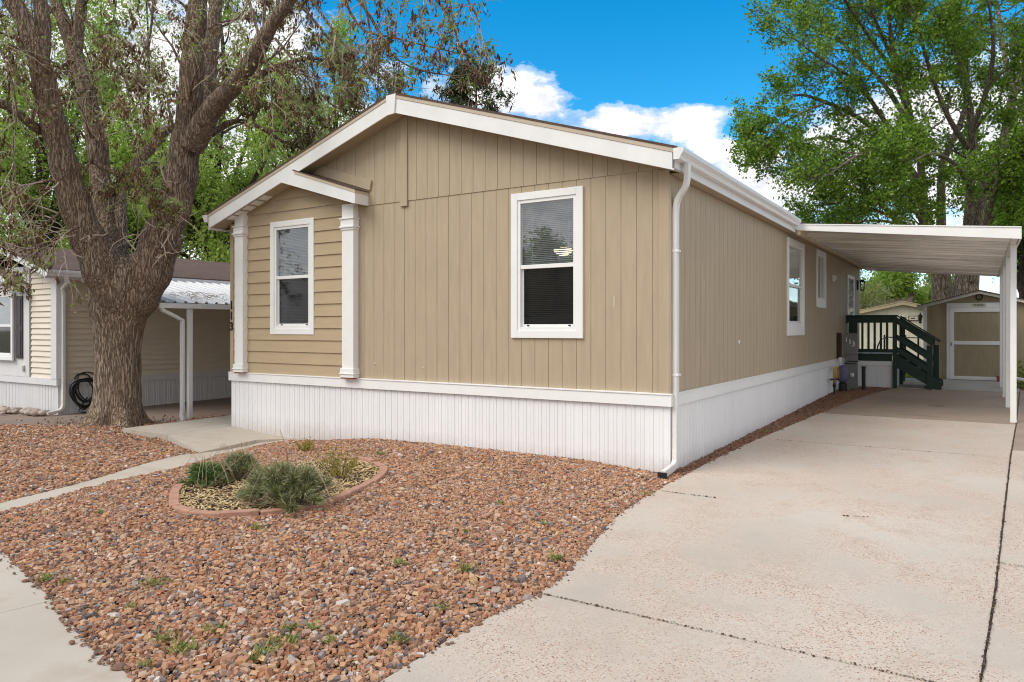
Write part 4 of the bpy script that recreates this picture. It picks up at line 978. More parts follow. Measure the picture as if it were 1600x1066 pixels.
# bay
MB(NF).box(-19.4, -16.58, .0, .05, .701, 3.0).build('bay_wall', M['nwhite'], nh)
g_ = MB()
x = -19.35
while x < -16.6: g_.box(x, x + .012, .0501, .056, .702, 2.8); x += .10
g_.build('bay_ribs', M['nwhite'], nh)
def nsec(x): return 3.02 - (x + 17.75) * .34
xr = -16.62
MB().prism([(-17.8, NYF - .02, nsec(-17.8)), (xr + .03, NYF - .02, nsec(xr + .03)), (xr + .03, NYF - .02, nsec(xr + .03) + .02), (-17.8, NYF - .02, nsec(-17.8) + .02)], (0, .33, 0)).prism([(-17.8, NYF - .02, nsec(-17.8)), (-19.5, NYF - .02, nsec(-17.8) - .56), (-19.5, NYF - .02, nsec(-17.8) - .54), (-17.8, NYF - .02, nsec(-17.8) + .02)], (0, .33, 0)).build('bay_roof', M['shingle'], nh)
MB().prism([(-17.8, NYF - .015, nsec(-17.8) - .001), (xr, NYF - .015, nsec(xr) - .001), (xr, NYF - .015, nsec(xr) - .12), (-17.8, NYF - .015, nsec(-17.8) - .12)], (0, .02, 0)).box(xr - .001, xr + .02, NYF - .015, NY0 - .06, nsec(xr) - .125, nsec(xr) - .01).build('bay_fascia', M['nwhite'], nh)
NW = (-18.75, -17.13, 1.03, 2.50)
w_ = window(lambda u, w_, z: (u, NY0 - .10 - w_, z), NW, nh, .5, trimw=.07, lower='screen', depth=-.0, slats=False, inner=False)
MB().box(NW[0] + .1, NW[1] - .1, NY0 - .062, NY0 - .052, 1.1, 2.45).build('curtain', M['curtain'], w_)
mb = MB(); sx = (-17.08, -16.83)
mb.box(sx[0], sx[1], NY0 - .08, NY0 - .0505, 1.08, 2.39)
for za, zb_ in ((1.12, 1.68), (1.78, 2.33)): mb.box(sx[0] + .04, sx[1] - .04, NY0 - .09, NY0 - .0805, za, zb_)
mb.build('shutter', M['shutter'], nh, bevel=.006)
MB().box(-16.86, -16.76, NY0 - .07, NY0 - .0505, .82, .94).box(-16.79, -16.75, NY0 - .10, NY0 - .0705, .83, .93).build('wall_outlet', M['sign'], nh, bevel=.004)
yd = NY0 + .06
downspout([(NX1 + .25, NYF + .35, 2.76), (NX1 + .22, NYF + .4, 2.62), (NX1 + .09, yd - .02, 2.5), (NX1 + .09, yd, 2.4), (NX1 + .09, yd, .28)] + arc((NX1 + .09, yd, .20), (NX1 + .09, yd, .06), (NX1 + .09, yd - .16, .05), 4) + [(NX1 + .09, yd - .30, .03)], nh, up=(0, 1, 0))
MB().tube([(-18.3, 9, nroof(-18.3)), (-18.3, 9, nroof(-18.3) + .3)], .05, 8).build('vent_pipe', M['grey_box'], nh)
# awning with post and downspout
aw = thing('awning', (-12.7, 8.2, -.03), 'ribbed white metal awning with a single post between the big tree and the tan home', 'awning')
AX0, AX1, AY0, AY1 = -15.45, -12.62, 7.66, 18.0
pr = []; y = AY0
while y < AY1: pr += [(y, 0), (y + .10, 0), (y + .12, .035), (y + .16, .035), (y + .18, 0)]; y += .22
mb = MB()
for a, b_ in zip(pr, pr[1:]): mb.poly([(AX0, a[0], 2.80 + a[1]), (AX1, a[0], 2.19 + a[1]), (AX1, b_[0], 2.19 + b_[1]), (AX0, b_[0], 2.80 + b_[1])])
mb.build('awning_sheet', M['nwhite'], aw, fixn=False)
MB().box(AX1 - .02, AX1 + .09, AY0, AY1, 2.08, 2.175).build('gutter', M['gutter'], aw, bevel=.012)
mb = MB(); mb.prism([(AX0, AY0, 2.80), (AX1, AY0, 2.19), (AX1, AY0, 2.09), (AX0, AY0, 2.70)], (0, .03, 0)); mb.build('end_fascia', M['nwhite'], aw)
px_ = -12.66
MB().box(px_, px_ + .075, 8.28, 8.36, gz(px_, 8.3) - .03, 2.08).build('post', M['pipe_white'], aw, bevel=.003)
ydn = 8.17
downspout([(AX1 + .03, 7.72, 2.10), (AX1 + .03, 7.76, 2.04), (AX1 + .01, 8.02, 1.93), (px_ + .035, ydn, 1.86), (px_ + .035, ydn, 1.72), (px_ + .035, ydn, .14), (px_ + .05, ydn - .02, .06), (px_ + .22, ydn - .10, -.03)], aw, .08, .06)
tw = MB(); rt = random.Random(8)
for i in range(60):
    a = rt.uniform(0, 6.3); x = rt.uniform(-13.6, -12.75); y = rt.uniform(8.3, 10.3); z = 2.19 + (AX1 - x) * .2155 + .045; l = rt.uniform(.08, .25)
    tw.tube([(x, y, z), (x + l * .5 * math.cos(a), y + l * .5 * math.sin(a), z + .03), (x + l * math.cos(a + .4), y + l * math.sin(a + .4), z + .01)], [.006, .005, .003], 4)
o = tw.build('fallen_twigs', M['twig']); tag(o, None, None, None, 'stuff')
# coiled hose on its hanger
hz = thing('garden_hose', (-15.4, 7.95, .3), 'black garden hose hanging in loose coils on the beige home beside the trunk', 'hose')
mb = MB(); rh = random.Random(2)
for i in range(9):
    cy0 = 7.78 + rh.uniform(-.05, .05); top = .66 + rh.uniform(-.03, .03); hh = rh.uniform(.22, .31); ww = rh.uniform(.16, .27); xo = -15.36 + .012 * i
    mb.tube([(xo + rh.uniform(-.01, .01), cy0 + ww * math.sin(a) * (1 + .3 * math.cos(a)), top - hh + hh * math.cos(a)) for a in [2 * math.pi * k / 22 for k in range(23)]], .014, 6, caps=False)
mb.tube([(-15.3, 7.8, .3), (-15.28, 7.66, .12), (-15.26, 7.6, .03), (-15.2, 7.72, .01)], .014, 6)
mb.build('hose_coil', M['hose'], hz, smooth=True)
mb = MB(); mb.tube([(-15.46, 7.78 + .15 * math.cos(a), .68 + .10 * math.sin(a)) for a in [math.pi * k / 10 for k in range(11)]], .012, 6); mb.tube([(-15.30, 7.78 + .17 * math.cos(a), .70 + .12 * math.sin(a)) for a in [math.pi * k / 10 for k in range(11)]], .012, 6)
for a in (0, math.pi / 2, math.pi): mb.tube([(-15.46, 7.78 + .15 * math.cos(a), .68 + .10 * math.sin(a)), (-15.30, 7.78 + .17 * math.cos(a), .70 + .12 * math.sin(a))], .01, 6)
mb.build('hose_hanger', M['black'], hz)
# river rocks along the neighbour wall
rr = random.Random(11); base_me = []
def rock_mesh(seed):
    r_ = np.random.default_rng(seed); bm = bmesh.new(); bmesh.ops.create_icosphere(bm, subdivisions=2, radius=1)
    ph = r_.normal(size=3) * 2
    for v in bm.verts:
        c = v.co; f = 1 + .14 * math.sin(c.x * 2.3 + ph[0]) + .12 * math.sin(c.y * 2.1 + ph[1]) ; v.co = Vector((c.x * f * 1.2, c.y * f * .95, c.z * f * .68))
    me = bpy.data.meshes.new('river_rock'); bm.to_mesh(me); bm.free(); me.materials.append(M['river2' if seed % 2 else 'river']); me.shade_smooth(); return me
rms = [rock_mesh(i) for i in range(5)]
for i in range(84):
    x = -18.6 + i * .037 + rr.uniform(-.04, .04); y = 7.33 - .16 - rr.uniform(0, .62) * (1 if x < -16.2 else .4); s = rr.uniform(.045, .09)
    o = bpy.data.objects.new('river_rock', rms[i % 5]); COL.objects.link(o); o.location = (x, y, .01 + s * .4); o.scale = (s, s, s); o.rotation_euler = (0, 0, rr.uniform(0, 6))
    tag(o, 'rounded grey brown river rock in the row along the neighbour skirting', 'rock', 'river rocks along the neighbour skirting')

# ================================================================== CREAM HOUSE BEHIND
ch = thing('cream_house', (-2.6, 34, .2), 'pale cream outbuilding with low gable seen behind the green deck railing', 'house')
CYF = 34.0
def crf(x): return 2.82 - (.215 * (-2.61 - x) if x < -2.61 else .24 * (x + 2.61))
grooved(lambda u, w_, z: (u, CYF - w_, z), -5.9, 1.2, .1, lambda u: crf(u) - .09, [], step=.4, gw=.02, gd=.015).build('front_wall', M['cream'], ch, fixn=False)
MB().box(-5.9, -5.85, CYF + .001, CYF + 6, .1, 2.05).box(1.15, 1.2, CYF + .001, CYF + 6, .1, 1.9).build('side_wall', M['cream'], ch)
for xe in (-6.2, 1.5):
    MB().prism([(-2.61, CYF - .3, crf(-2.61)), (xe, CYF - .3, crf(xe)), (xe, CYF - .3, crf(xe) + .03), (-2.61, CYF - .3, crf(-2.61) + .03)], (0, 6.5, 0)).build('roof', M['creamtrim'], ch)
    MB().prism([(-2.61, CYF - .28, crf(-2.61) - .001), (xe, CYF - .28, crf(xe) - .001), (xe, CYF - .28, crf(xe) - .13), (-2.61, CYF - .28, crf(-2.61) - .13)], (0, .03, 0)).build('rake_fascia', M['creamtrim'], ch)
s0 = onY(1419.5, 493.5, CYF - .03); s1 = onY(1436, 501.5, CYF - .03)
o = MB().box(s0.x, s1.x, CYF - .04, CYF - .001, s1.z, s0.z).build('sign_frame', M['brownframe'], ch)
MB().box(s0.x + .03, s1.x - .03, CYF - .045, CYF - .0405, s1.z + .03, s0.z - .03).build('sign_face', M['cream'], o)
MB().box(s0.x + .08, s1.x - .14, CYF - .05, CYF - .0455, s1.z + .085, s0.z - .085).build('sign_mark', M['black'], o)
lc = onY(1438, 498, CYF - .2); mb = MB(); mb.lathe((lc.x, lc.y, lc.z), [(.02, -.2), (.07, -.14), (.04, -.13), (.08, .08), (.10, .10), (.03, .18), (.01, .24)], 8); mb.beam((lc.x, lc.y, lc.z + .1), (lc.x, CYF, lc.z + .05), .03, .03); mb.build('wall_lantern', M['black'], ch)
gh = thing('grey_roofed_house', (-9, 46, .3), 'low house with a grey shingle roof far behind the deck', 'house')
MB().box(-12, -3.6, 46, 54, .2, 2.9).build('wall', M['creamtrim'], gh)
MB().prism([(-12.4, 45.6, 2.9), (-12.4, 50, 4.1), (-12.4, 54.4, 2.9)], (9.2, 0, 0)).build('roof', M['shingle'], gh)
rhm = thing('added_right_house', (9, 16, .1), 'unseen pale grey home added right of the driveway to darken the carport, mirrored in the side windows', 'house')  # out-of-view home, added to block sky light from under the carport
MB().box(6.6, 11, 12, 30, .7, 3.3).build('wall', M['nwhite'], rhm); MB().box(6.58, 11.02, 11.98, 30.02, -.1, .699).build('skirting', M['nwhite'], rhm)
MB().prism([(6.3, 11.7, 3.3), (8.8, 11.7, 4.1), (11.3, 11.7, 3.3)], (0, 18.6, 0)).build('roof', M['shingle'], rhm)
for yy in (14, 19, 25): MB().box(6.55, 6.6, yy, yy + 1.2, 1.7, 3.0).build('window', M['dark'], rhm)
# metal gate between deck and shed
gt = thing('metal_gate', (-2.2, 27.5, .2), 'black metal gate with chain link mesh between the deck and the tan shed', 'gate')
GY = 27.5; xl, xr_ = onY(1382, 530, GY).x, onY(1446, 530, GY).x
mb = MB()
for x in (xl, xl + .62, xl + 1.0, xr_): mb.tube([(x, GY, .15), (x, GY, 1.50)], .03, 8)
mb.tube([(xl, GY, 1.42), (xr_, GY, 1.40)], .02, 6); mb.tube([(xl, GY, .35), (xr_, GY, .35)], .02, 6)
mb.tube([(xl - .2, GY - .1, .3), (xl - .2, GY - .1, 1.1), (xl - .1, GY - .1, 1.35), (xl + .1, GY - .1, 1.4)], .025, 6); mb.tube([(xl - .2, GY - .1, .95), (xl + .1, GY - .1, 1.0)], .02, 6)
mb.build('gate_frame', M['black'], gt)
mb = MB(); x = xl - .9
while x < xr_:
    for s in (-1, 1):
        a = Vector((x, GY + .01 * s, .25)); q_ = Vector((x + s * 1.1, GY + .01 * s, 1.40))
        if q_.x < xl: continue
        if a.x < xl: 
            t = (xl - a.x) / (q_.x - a.x) if s > 0 else 0
            if s < 0: continue
            a = a.lerp(q_, t)
        if q_.x > xr_: q_ = a.lerp(q_, (xr_ - a.x) / (q_.x - a.x))
        if q_.x < xl: continue
        mb.beam(a, q_, .005, .005)
    x += .09
mb.build('chain_mesh', M['gutter'], gt)
# bare white garden pipe at the right
wp = MB(); wp.tube([(.62, 21.6, .52), (.95, 21.4, .46), (1.3, 21.0, .30), (1.6, 20.6, .2)], .04, 8); o = wp.build('white_hose_pipe', M['white']); tag(o, 'white plastic pipe sloping to the ground right of the carport posts', 'pipe')

# ================================================================== TREES
def grow_tube(path, radii, n, V, Fc):
    """append a tapered tube to python lists V, Fc"""
    m = len(path); base = len(V)
    t0 = (path[1] - path[0]).normalized(); a = t0.cross(Vector((.3, .5, .81)))
    a.normalize()
    for k in range(m):
        t = (path[min(k + 1, m - 1)] - path[max(k - 1, 0)]).normalized()
        a = (a - t * a.dot(t)).normalized(); b = a.cross(t)
        for j in range(n):
            an = 2 * math.pi * j / n
            p = path[k] + (a * math.cos(an) + b * math.sin(an)) * radii[k]
            V.append((p.x, p.y, p.z))
    for k in range(m - 1):
        for j in range(n):
            j2 = (j + 1) % n
            Fc.append((base + k * n + j, base + k * n + j2, base + (k + 1) * n + j2, base + (k + 1) * n + j))
class Tree:
    def __init__(s, seed, droop=0.0, up=.15, wander=.25, levels=3, ratio=.62, kids=(5, 5, 4), sides=(10, 6, 4, 3), twig=.5, minr=.004, spread=(.6, 1.1), cap=1.0):
        s.r = random.Random(seed); s.V = []; s.F = []; s.Vt = []; s.Ft = []; s.tips = []
        s.droop = droop; s.up = up; s.wander = wander; s.levels = levels; s.ratio = ratio; s.kids = kids; s.sides = sides; s.twig = twig; s.minr = minr; s.spread = spread; s.cap = cap
    def vec(s):
        r = s.r
        return Vector((r.gauss(0, 1), r.gauss(0, 1), r.gauss(0, 1))).normalized()
    def branch(s, p, d, L, r0, lv):
        r = s.r; n = max(3, int(4 + L * 1.2)); path = [p.copy()]; dd = d.normalized()
        for i in range(n):
            dd = (dd + s.vec() * s.wander + Vector((0, 0, s.up if lv < s.levels else -s.droop))).normalized()
            path.append(path[-1] + dd * (L / n))
        rad_ = [max(s.minr, r0 * (1 - .78 * i / n)) for i in range(n + 1)]
        tw = lv >= 2
        grow_tube(path, rad_, s.sides[min(lv, len(s.sides) - 1)], s.Vt if tw else s.V, s.Ft if tw else s.F)
        s.along(path, rad_, L, lv)
    def along(s, path, rad_, L, lv, k0=.25, kids=None):
        r = s.r
        if lv >= s.levels:
            for i in range(1, len(path)):
                s.tips.append((path[i], (path[i] - path[i - 1]).normalized()))
            return
        k = kids if kids is not None else s.kids[min(lv, len(s.kids) - 1)]
        n = len(path) - 1
        for i in range(k):
            t = k0 + (1 - k0) * (i + r.random()) / k; q = t * n; j = min(int(q), n - 1); f = q - j
            pos = path[j].lerp(path[j + 1], f); dr = (path[j + 1] - path[j]).normalized()
            side = (s.vec() + Vector((0, 0, .1))); side = (side - dr * side.dot(dr)).normalized()
            an = r.uniform(*s.spread); nd = dr * math.cos(an) + side * math.sin(an)
            rr_ = rad_[j] * (1 - f) + rad_[j + 1] * f
            s.branch(pos, nd, L * s.ratio * r.uniform(.7, 1.2) * (1.1 - .4 * t), max(s.minr, min(s.cap, rr_ * r.uniform(.35, .6))), lv + 1)
        s.branch(path[-1], path[-1] - path[-2], L * s.ratio * .8, rad_[-1], lv + 1)
    def limb(s, pts, radii, L, kids, lv=0, k0=.3, sides=16):
        # smooth a hand-placed limb through its points
        P = []; R_ = []
        for i in range(len(pts) - 1):
            p0 = pts[max(i - 1, 0)]; p1 = pts[i]; p2 = pts[i + 1]; p3 = pts[min(i + 2, len(pts) - 1)]
            for k in range(4):
                t = k / 4; P.append(0.5 * ((2 * p1) + (-p0 + p2) * t + (2 * p0 - 5 * p1 + 4 * p2 - p3) * t * t + (-p0 + 3 * p1 - 3 * p2 + p3) * t ** 3)); R_.append(radii[i] * (1 - t) + radii[i + 1] * t)
        P.append(pts[-1]); R_.append(radii[-1])
        R2 = [q * (1 + .05 * math.sin(i * 1.3 + len(pts))) for i, q in enumerate(R_)]
        grow_tube(P, R2, sides, s.V, s.F)
        if kids: s.along(P, R_, L, lv, k0, kids)
def leaf_cloud(tips, per, spread, size, rng, elong=1.6, droop=0.0, keep=1.0, clump=None, orient=None):
    P = np.array([t[0] for t in tips]); 
    if keep < 1: P = P[rng.random(len(P)) < keep]
    n = len(P) * per; c = np.repeat(P, per, axis=0) + rng.normal(0, spread, (n, 3))
    if droop: c[:, 2] -= np.abs(rng.normal(0, droop, n))
    u = rng.normal(size=(n, 3)); 
    if orient == 'down': u = rng.normal(size=(n, 3)) * .45 + np.array([0, 0, -1])
    u /= np.linalg.norm(u, axis=1)[:, None]
    v = rng.normal(size=(n, 3)); v -= u * (u * v).sum(1)[:, None]; v /= np.linalg.norm(v, axis=1)[:, None]
    s = size * np.exp(rng.normal(0, .3, n))[:, None]
    a = c - u * s * elong * .5; b = c + u * s * elong * .5; mid = c - u * s * .1 * elong
    w1 = np.cross(u, v) * s * .12
    V = np.stack([a, mid + v * s * .42 + w1, b, mid - v * s * .42 + w1], 1).reshape(-1, 3)
    F = np.arange(n * 4).reshape(-1, 4); return V, F
def crown(name, root, clouds, m):
    V = np.concatenate([c[0] for c in clouds]); off = 0; Fs = []
    for c in clouds: Fs.append(c[1] + off); off += len(c[0])
    return np_mesh(name, V, np.concatenate(Fs), M[m], root)
rng = np.random.default_rng(21)

# ---- the big ash in front of the neighbour
AD = 13.1
ash = thing('ash_tree', (-13.3, 7.2, -.1), 'big multi limbed tree with furrowed brown bark and brown seed clusters in the left gravel', 'tree')
T = Tree(4, droop=.22, up=.06, wander=.30, levels=3, ratio=.62, kids=(5, 5, 4), sides=(16, 7, 4, 3), minr=.0035, cap=.030)
PXM = AD / FPX
def L_(rows, d0=0.0, dslope=0.0):
    n = len(rows); pts = []; rr_ = []
    for i, (px, py, rp) in enumerate(rows):
        dd_ = AD + d0 + dslope * i / (n - 1); pts.append(atd(px, py, dd_)); rr_.append(rp * dd_ / FPX * math.cos(math.atan((px - 800) / FPX)))
    return pts, rr_
# trunk: round, fluted, flaring into roots
tr = [(181, 690, 66), (181, 668, 53), (182, 655, 46), (183, 630, 41), (184, 590, 39), (184, 550, 38.5), (185, 515, 42), (187, 480, 50), (190, 450, 56), (194, 425, 57), (198, 405, 44)]
pts, rr_ = L_(tr)
V = []; Fc = []; NS_ = 72; lob = random.Random(3); ph = [lob.uniform(0, 6.28) for _ in range(6)]
fine = []
for i in range(len(pts) - 1):
    for k in range(8):
        t = k / 8; tt = t * t * (3 - 2 * t) * .5 + t * .5; fine.append((pts[i].lerp(pts[i + 1], t), rr_[i] * (1 - tt) + rr_[i + 1] * tt))
fine.append((pts[-1], rr_[-1]))
for i, (p, r_) in enumerate(fine):
    h = p.z + .1
    fl = max(0, 1 - h / .7) ** 2
    for j in range(NS_):
        a = 2 * math.pi * j / NS_
        f = 1 + .035 * math.sin(3 * a + ph[0] + h * .8) + .03 * math.sin(5 * a + ph[1] - h) + fl * (.12 + .26 * math.sin(4 * a + ph[2]) + .14 * math.sin(7 * a + ph[3]))
        f += .018 * math.sin(26 * a + 2.2 * math.sin(h * 5 + a * 2) + h * 1.5) + .012 * math.sin(41 * a - h * 3 + 2 * math.sin(h * 7))
        f += .02 * math.exp(-((h - 2.0) ** 2) / .02) * max(0, math.cos(a + 2.0)) ** 4
        oval = 1.0 if h < 2.6 else 1.0 - .12 * min(1, (h - 2.6) / .8) * abs(math.sin(a - CAM_YAW))
        V.append((p.x + math.cos(a) * r_ * f * oval, p.y + math.sin(a) * r_ * f * oval * .92, p.z))
n_ = len(fine)
for k in range(n_ - 1):
    for j in range(NS_): Fc.append((k * NS_ + j, k * NS_ + (j + 1) % NS_, (k + 1) * NS_ + (j + 1) % NS_, (k + 1) * NS_ + j))
np_mesh('trunk', V, Fc, M['bark'], ash, smooth=True)
# limbs
def limb(rows, d0, ds, L, kids, k0=.3, sides=18): p_, r_ = L_(rows, d0, ds); T.limb(p_, r_, L, kids, 0, k0, sides); return p_, r_
limb([(196, 500, 26), (186, 470, 33), (167, 432, 36), (147, 392, 31), (128, 350, 28), (112, 300, 26), (98, 250, 23), (85, 200, 21), (72, 140, 20), (58, 85, 19), (36, 30, 17), (8, -15, 15), (-40, -90, 11), (-110, -190, 7), (-160, -300, 3)], -.1, -1.5, 2.6, 9, .35)
limb([(62, 95, 15), (68, 45, 13), (58, -20, 11), (40, -110, 8), (50, -210, 5), (30, -300, 2.5)], -1.0, .2, 2.4, 6)
limb([(194, 480, 22), (186, 440, 27), (174, 400, 25), (165, 350, 19), (158, 300, 18), (152, 225, 17), (138, 160, 16), (124, 112, 15), (112, 70, 13), (98, 30, 11), (80, -20, 9), (60, -110, 7), (70, -220, 4)], .2, 1.4, 2.4, 8, .4)
limb([(118, 82, 11), (124, 38, 10), (128, 0, 9), (134, -60, 7), (160, -160, 4), (150, -260, 2)], 1.1, .3, 2.2, 6)
limb([(200, 500, 26), (212, 470, 35), (229, 433, 38), (246, 392, 34), (261, 350, 31), (274, 310, 29), (284, 270, 27), (290, 225, 24), (296, 180, 21), (299, 130, 20), (302, 80, 18), (308, 20, 16), (312, -40, 13), (322, -140, 9), (350, -260, 5)], 0, -.3, 2.5, 9, .45)
limb([(308, 222, 17), (321, 155, 14), (329, 90, 12), (336, 20, 11), (348, -60, 8), (390, -170, 5), (400, -260, 3)], .2, 1.6, 2.3, 8, .2)
limb([(300, 232, 20), (322, 185, 19), (342, 158, 16), (362, 137, 15), (382, 110, 14), (400, 84, 13), (424, 40, 11), (454, 0, 9), (495, -55, 7), (550, -120, 5), (610, -190, 3)], -.3, -1.6, 2.3, 9, .3)
limb([(368, 136, 7), (400, 120, 5.5), (432, 105, 4.5), (475, 92, 3.2), (520, 96, 2), (560, 110, 1.2)], -.3, .8, 1.5, 7, .15, 10)
limb([(190, 440, 16), (188, 350, 12), (190, 295, 10), (212, 257, 9), (240, 228, 8), (262, 203, 7), (300, 190, 5), (330, 150, 3)], .4, 1.6, 1.8, 6, .4, 12)
limb([(88, 225, 12), (68, 208, 9), (50, 195, 9), (28, 178, 8), (0, 161, 8), (-50, 150, 6), (-120, 110, 3)], -.5, -1.5, 1.8, 6, .3, 12)
limb([(330, 210, 6), (365, 190, 4.5), (400, 196, 3.5), (440, 220, 2.5), (480, 235, 1.6)], 0, .8, 1.2, 6, .2, 8)
limb([(140, 250, 5), (175, 268, 4), (215, 285, 3), (250, 310, 2)], -.6, -.3, .9, 5, .2, 8)
# drooping outer boughs that hang in front of the roof line and the blue sky
for rows, d0 in (([(470, -30, 7), (520, -30, 5.5), (560, 0, 4.5), (590, 45, 3.5), (612, 85, 2.8), (650, 108, 2), (700, 118, 1.2)], -1.8), ([(500, -60, 6), (590, -60, 5), (650, -30, 4), (690, 10, 3), (712, 50, 2.2), (722, 100, 1.3)], -1.9),
                 ([(560, -40, 4), (575, 30, 3), (590, 95, 2.2), (610, 120, 1.5), (640, 135, 1.0)], -.2), ([(440, -20, 5), (480, 20, 4), (520, 70, 3), (545, 120, 2.2), (560, 150, 1.5)], .3),
                 ([(480, -10, 4), (530, 60, 3.2), (560, 90, 2.4), (610, 130, 1.6)], -1.7), ([(520, -50, 4), (560, 40, 3), (620, 60, 2.2), (680, 75, 1.6), (735, 88, 1.0)], -1.9), ([(430, 60, 4), (480, 120, 3), (520, 165, 2.2), (560, 175, 1.2)], .6), ([(600, -70, 4), (660, -60, 3.4), (710, -25, 2.6), (740, 15, 1.8), (750, 45, 1.1)], -2.0), ([(390, 100, 4), (430, 130, 3.2), (470, 175, 2.4), (500, 205, 1.4)], .4), ([(380, -30, 5), (400, 40, 4), (420, 110, 3), (425, 170, 2)], -1.8),
                 ([(-20, 40, 5), (10, 100, 4), (25, 170, 3), (20, 240, 2), (30, 310, 1.2)], -2.0), ([(120, 20, 4), (160, 60, 3.4), (195, 120, 2.6), (205, 190, 1.8)], -1.5), ([(240, -20, 4), (235, 50, 3.4), (215, 110, 2.6), (220, 170, 1.8)], -1.6),
                 ([(100, 330, 5), (70, 350, 4), (40, 372, 3), (15, 400, 2)], -.6), ([(110, 280, 5), (60, 285, 4), (20, 300, 3), (-20, 330, 2)], -.8), ([(128, 352, 4), (90, 372, 3), (55, 388, 2.2), (30, 410, 1.5)], -1.0)):
    p_, r_ = L_([(a, b_, c * .62) for a, b_, c in rows], d0, -.3); T.limb(p_, r_, 1.15, 12, 1, .10, 7)
cr = random.Random(77)
for i in range(46):
    p = atd(cr.uniform(95, 290), cr.uniform(285, 410), AD - cr.uniform(.3, .75)); d_ = Vector((cr.uniform(-1, 1), cr.uniform(-1, .2), cr.uniform(-.3, .8))).normalized(); P_ = [p]; sw = cr.uniform(-.5, .5)
    for k in range(8):
        d_ = (d_ + Vector((cr.gauss(0, .25) + sw * .4, cr.gauss(0, .25), cr.gauss(0, .25) - .02 * k + sw * .3))).normalized(); P_.append(P_[-1] + d_ * cr.uniform(.08, .15))
    grow_tube(P_, [.011 - .0011 * k for k in range(9)], 4, T.Vt, T.Ft)
np_mesh('limbs', T.V, T.F, M['bark_limb'], ash, smooth=True)
np_mesh('twigs', T.Vt, T.Ft, M['twig'], ash)
tips = T.tips; print('ash tips', len(tips))
crown('seed_clusters', ash, [leaf_cloud(tips, 8, .030, .034, rng, 2.6, .05, .20, orient='down')], 'seed')
crown('leaves', ash, [leaf_cloud(tips, 5, .06, .034, rng, 1.7, 0, .26)], 'leaf_pale')

# ---- generic leafy tree
def leafy(name, base, H, crown_r, crown_z, seed, leafm, barkm, label, group=None, leaf=.09, per=9, spread=.22, r0=.3, nl=8, keep=1.0, levels=3, kids=(5, 4, 3), twigm=None, lean=(0, 0), fork=.28, ratio=.6, elong=1.3, squash=1.0):
    root = thing(name, base, label, 'tree', group)
    T = Tree(seed, droop=.05, up=.10, wander=.22, levels=levels, ratio=ratio, kids=kids, sides=(10, 6, 4, 3), minr=.008)
    r = random.Random(seed); B = Vector(base); B.z -= .15; top = B + Vector((lean[0], lean[1], H * fork))
    P = [B, B.lerp(top, .35) + Vector((r.uniform(-.1, .1), r.uniform(-.1, .1), 0)), B.lerp(top, .7), top]
    V = []; Fc = []
    grow_tube([P[0], P[0].lerp(P[1], .15), P[0].lerp(P[1], .5), P[1], P[2], P[3]], [r0 * 1.6, r0 * 1.2, r0 * 1.03, r0, r0 * .92, r0 * .85], 20, V, Fc)
    np_mesh('trunk', V, Fc, M[barkm], root, smooth=True)
    for i in range(nl):
        a = 2 * math.pi * i / nl + r.uniform(-.35, .35); rr_ = crown_r * r.uniform(.35, .75) if i else 0
        zt = B.z + crown_z + (H - crown_z) * (r.uniform(.15, .8) if i else .92) * squash
        end = Vector((B.x + lean[0] + rr_ * math.cos(a), B.y + lean[1] + rr_ * math.sin(a), zt))
        st = P[2].lerp(P[3], r.uniform(.3, 1)); m1 = st.lerp(end, .33) + Vector((0, 0, H * .03)); m2 = st.lerp(end, .67) + Vector((r.uniform(-.3, .3), r.uniform(-.3, .3), H * .03))
        q = r0 * r.uniform(.4, .6); T.limb([st, m1, m2, end], [q, q * .75, q * .5, q * .25], crown_r * .5, kids[0] + 2, 0, .2, 9)
    np_mesh('limbs', T.V, T.F, M[barkm], root, smooth=True); np_mesh('twigs', T.Vt, T.Ft, M[twigm or barkm], root)
    crown('leaves', root, [leaf_cloud(T.tips, per, spread, leaf, rng, elong, 0, keep)], leafm)
    print(name, 'tips', len(T.tips))
    return root
def gb(px, d):
    p = atd(px, 514, d); return (p.x, p.y, gz(p.x, p.y) - .04)
# bright spring trees behind the two homes, left half
leafy('green_tree', gb(70, 27), 17.5, 4.6, 2.2, 31, 'leaf_bright', 'bark_dark', 'bright green tree rising behind the neighbour roof at the left edge', 'spring green trees behind the homes', leaf=.085, per=7, spread=.24, r0=.28, nl=14, keep=.52, kids=(5, 4, 3))
leafy('green_tree', gb(228, 31), 17.5, 4.6, 2.0, 32, 'leaf_bright', 'bark_dark', 'bright green tree seen between the forked limbs of the big tree', 'spring green trees behind the homes', leaf=.085, per=7, spread=.24, r0=.26, nl=14, keep=.52)
leafy('green_tree', gb(372, 24), 14.5, 4.2, 1.8, 33, 'leaf_bright', 'bark_dark', 'bright green tree behind the left eave of the tan home, leaning dark trunk', 'spring green trees behind the homes', leaf=.08, per=9, spread=.22, r0=.26, nl=12, keep=.62, lean=(-1.2, 0))
leafy('green_tree', gb(520, 34), 15.5, 5.2, 3, 34, 'leaf_bright', 'bark_dark', 'bright green tree above the left roof slope of the tan home', 'spring green trees behind the homes', leaf=.09, per=9, spread=.25, r0=.26, nl=12, keep=.75)
leafy('green_tree', gb(-70, 33), 15, 5.0, 2, 35, 'leaf_bright', 'bark_dark', 'bright green tree cut by the left edge of the photo', 'spring green trees behind the homes', leaf=.10, per=7, spread=.25, r0=.28, nl=10, keep=.6)
leafy('green_tree', gb(150, 44), 12, 5.0, 1.5, 36, 'leaf_bright', 'bark_dark', 'lower green tree far behind the big trunk', 'spring green trees behind the homes', leaf=.13, per=8, spread=.3, r0=.28, nl=12, keep=.7)
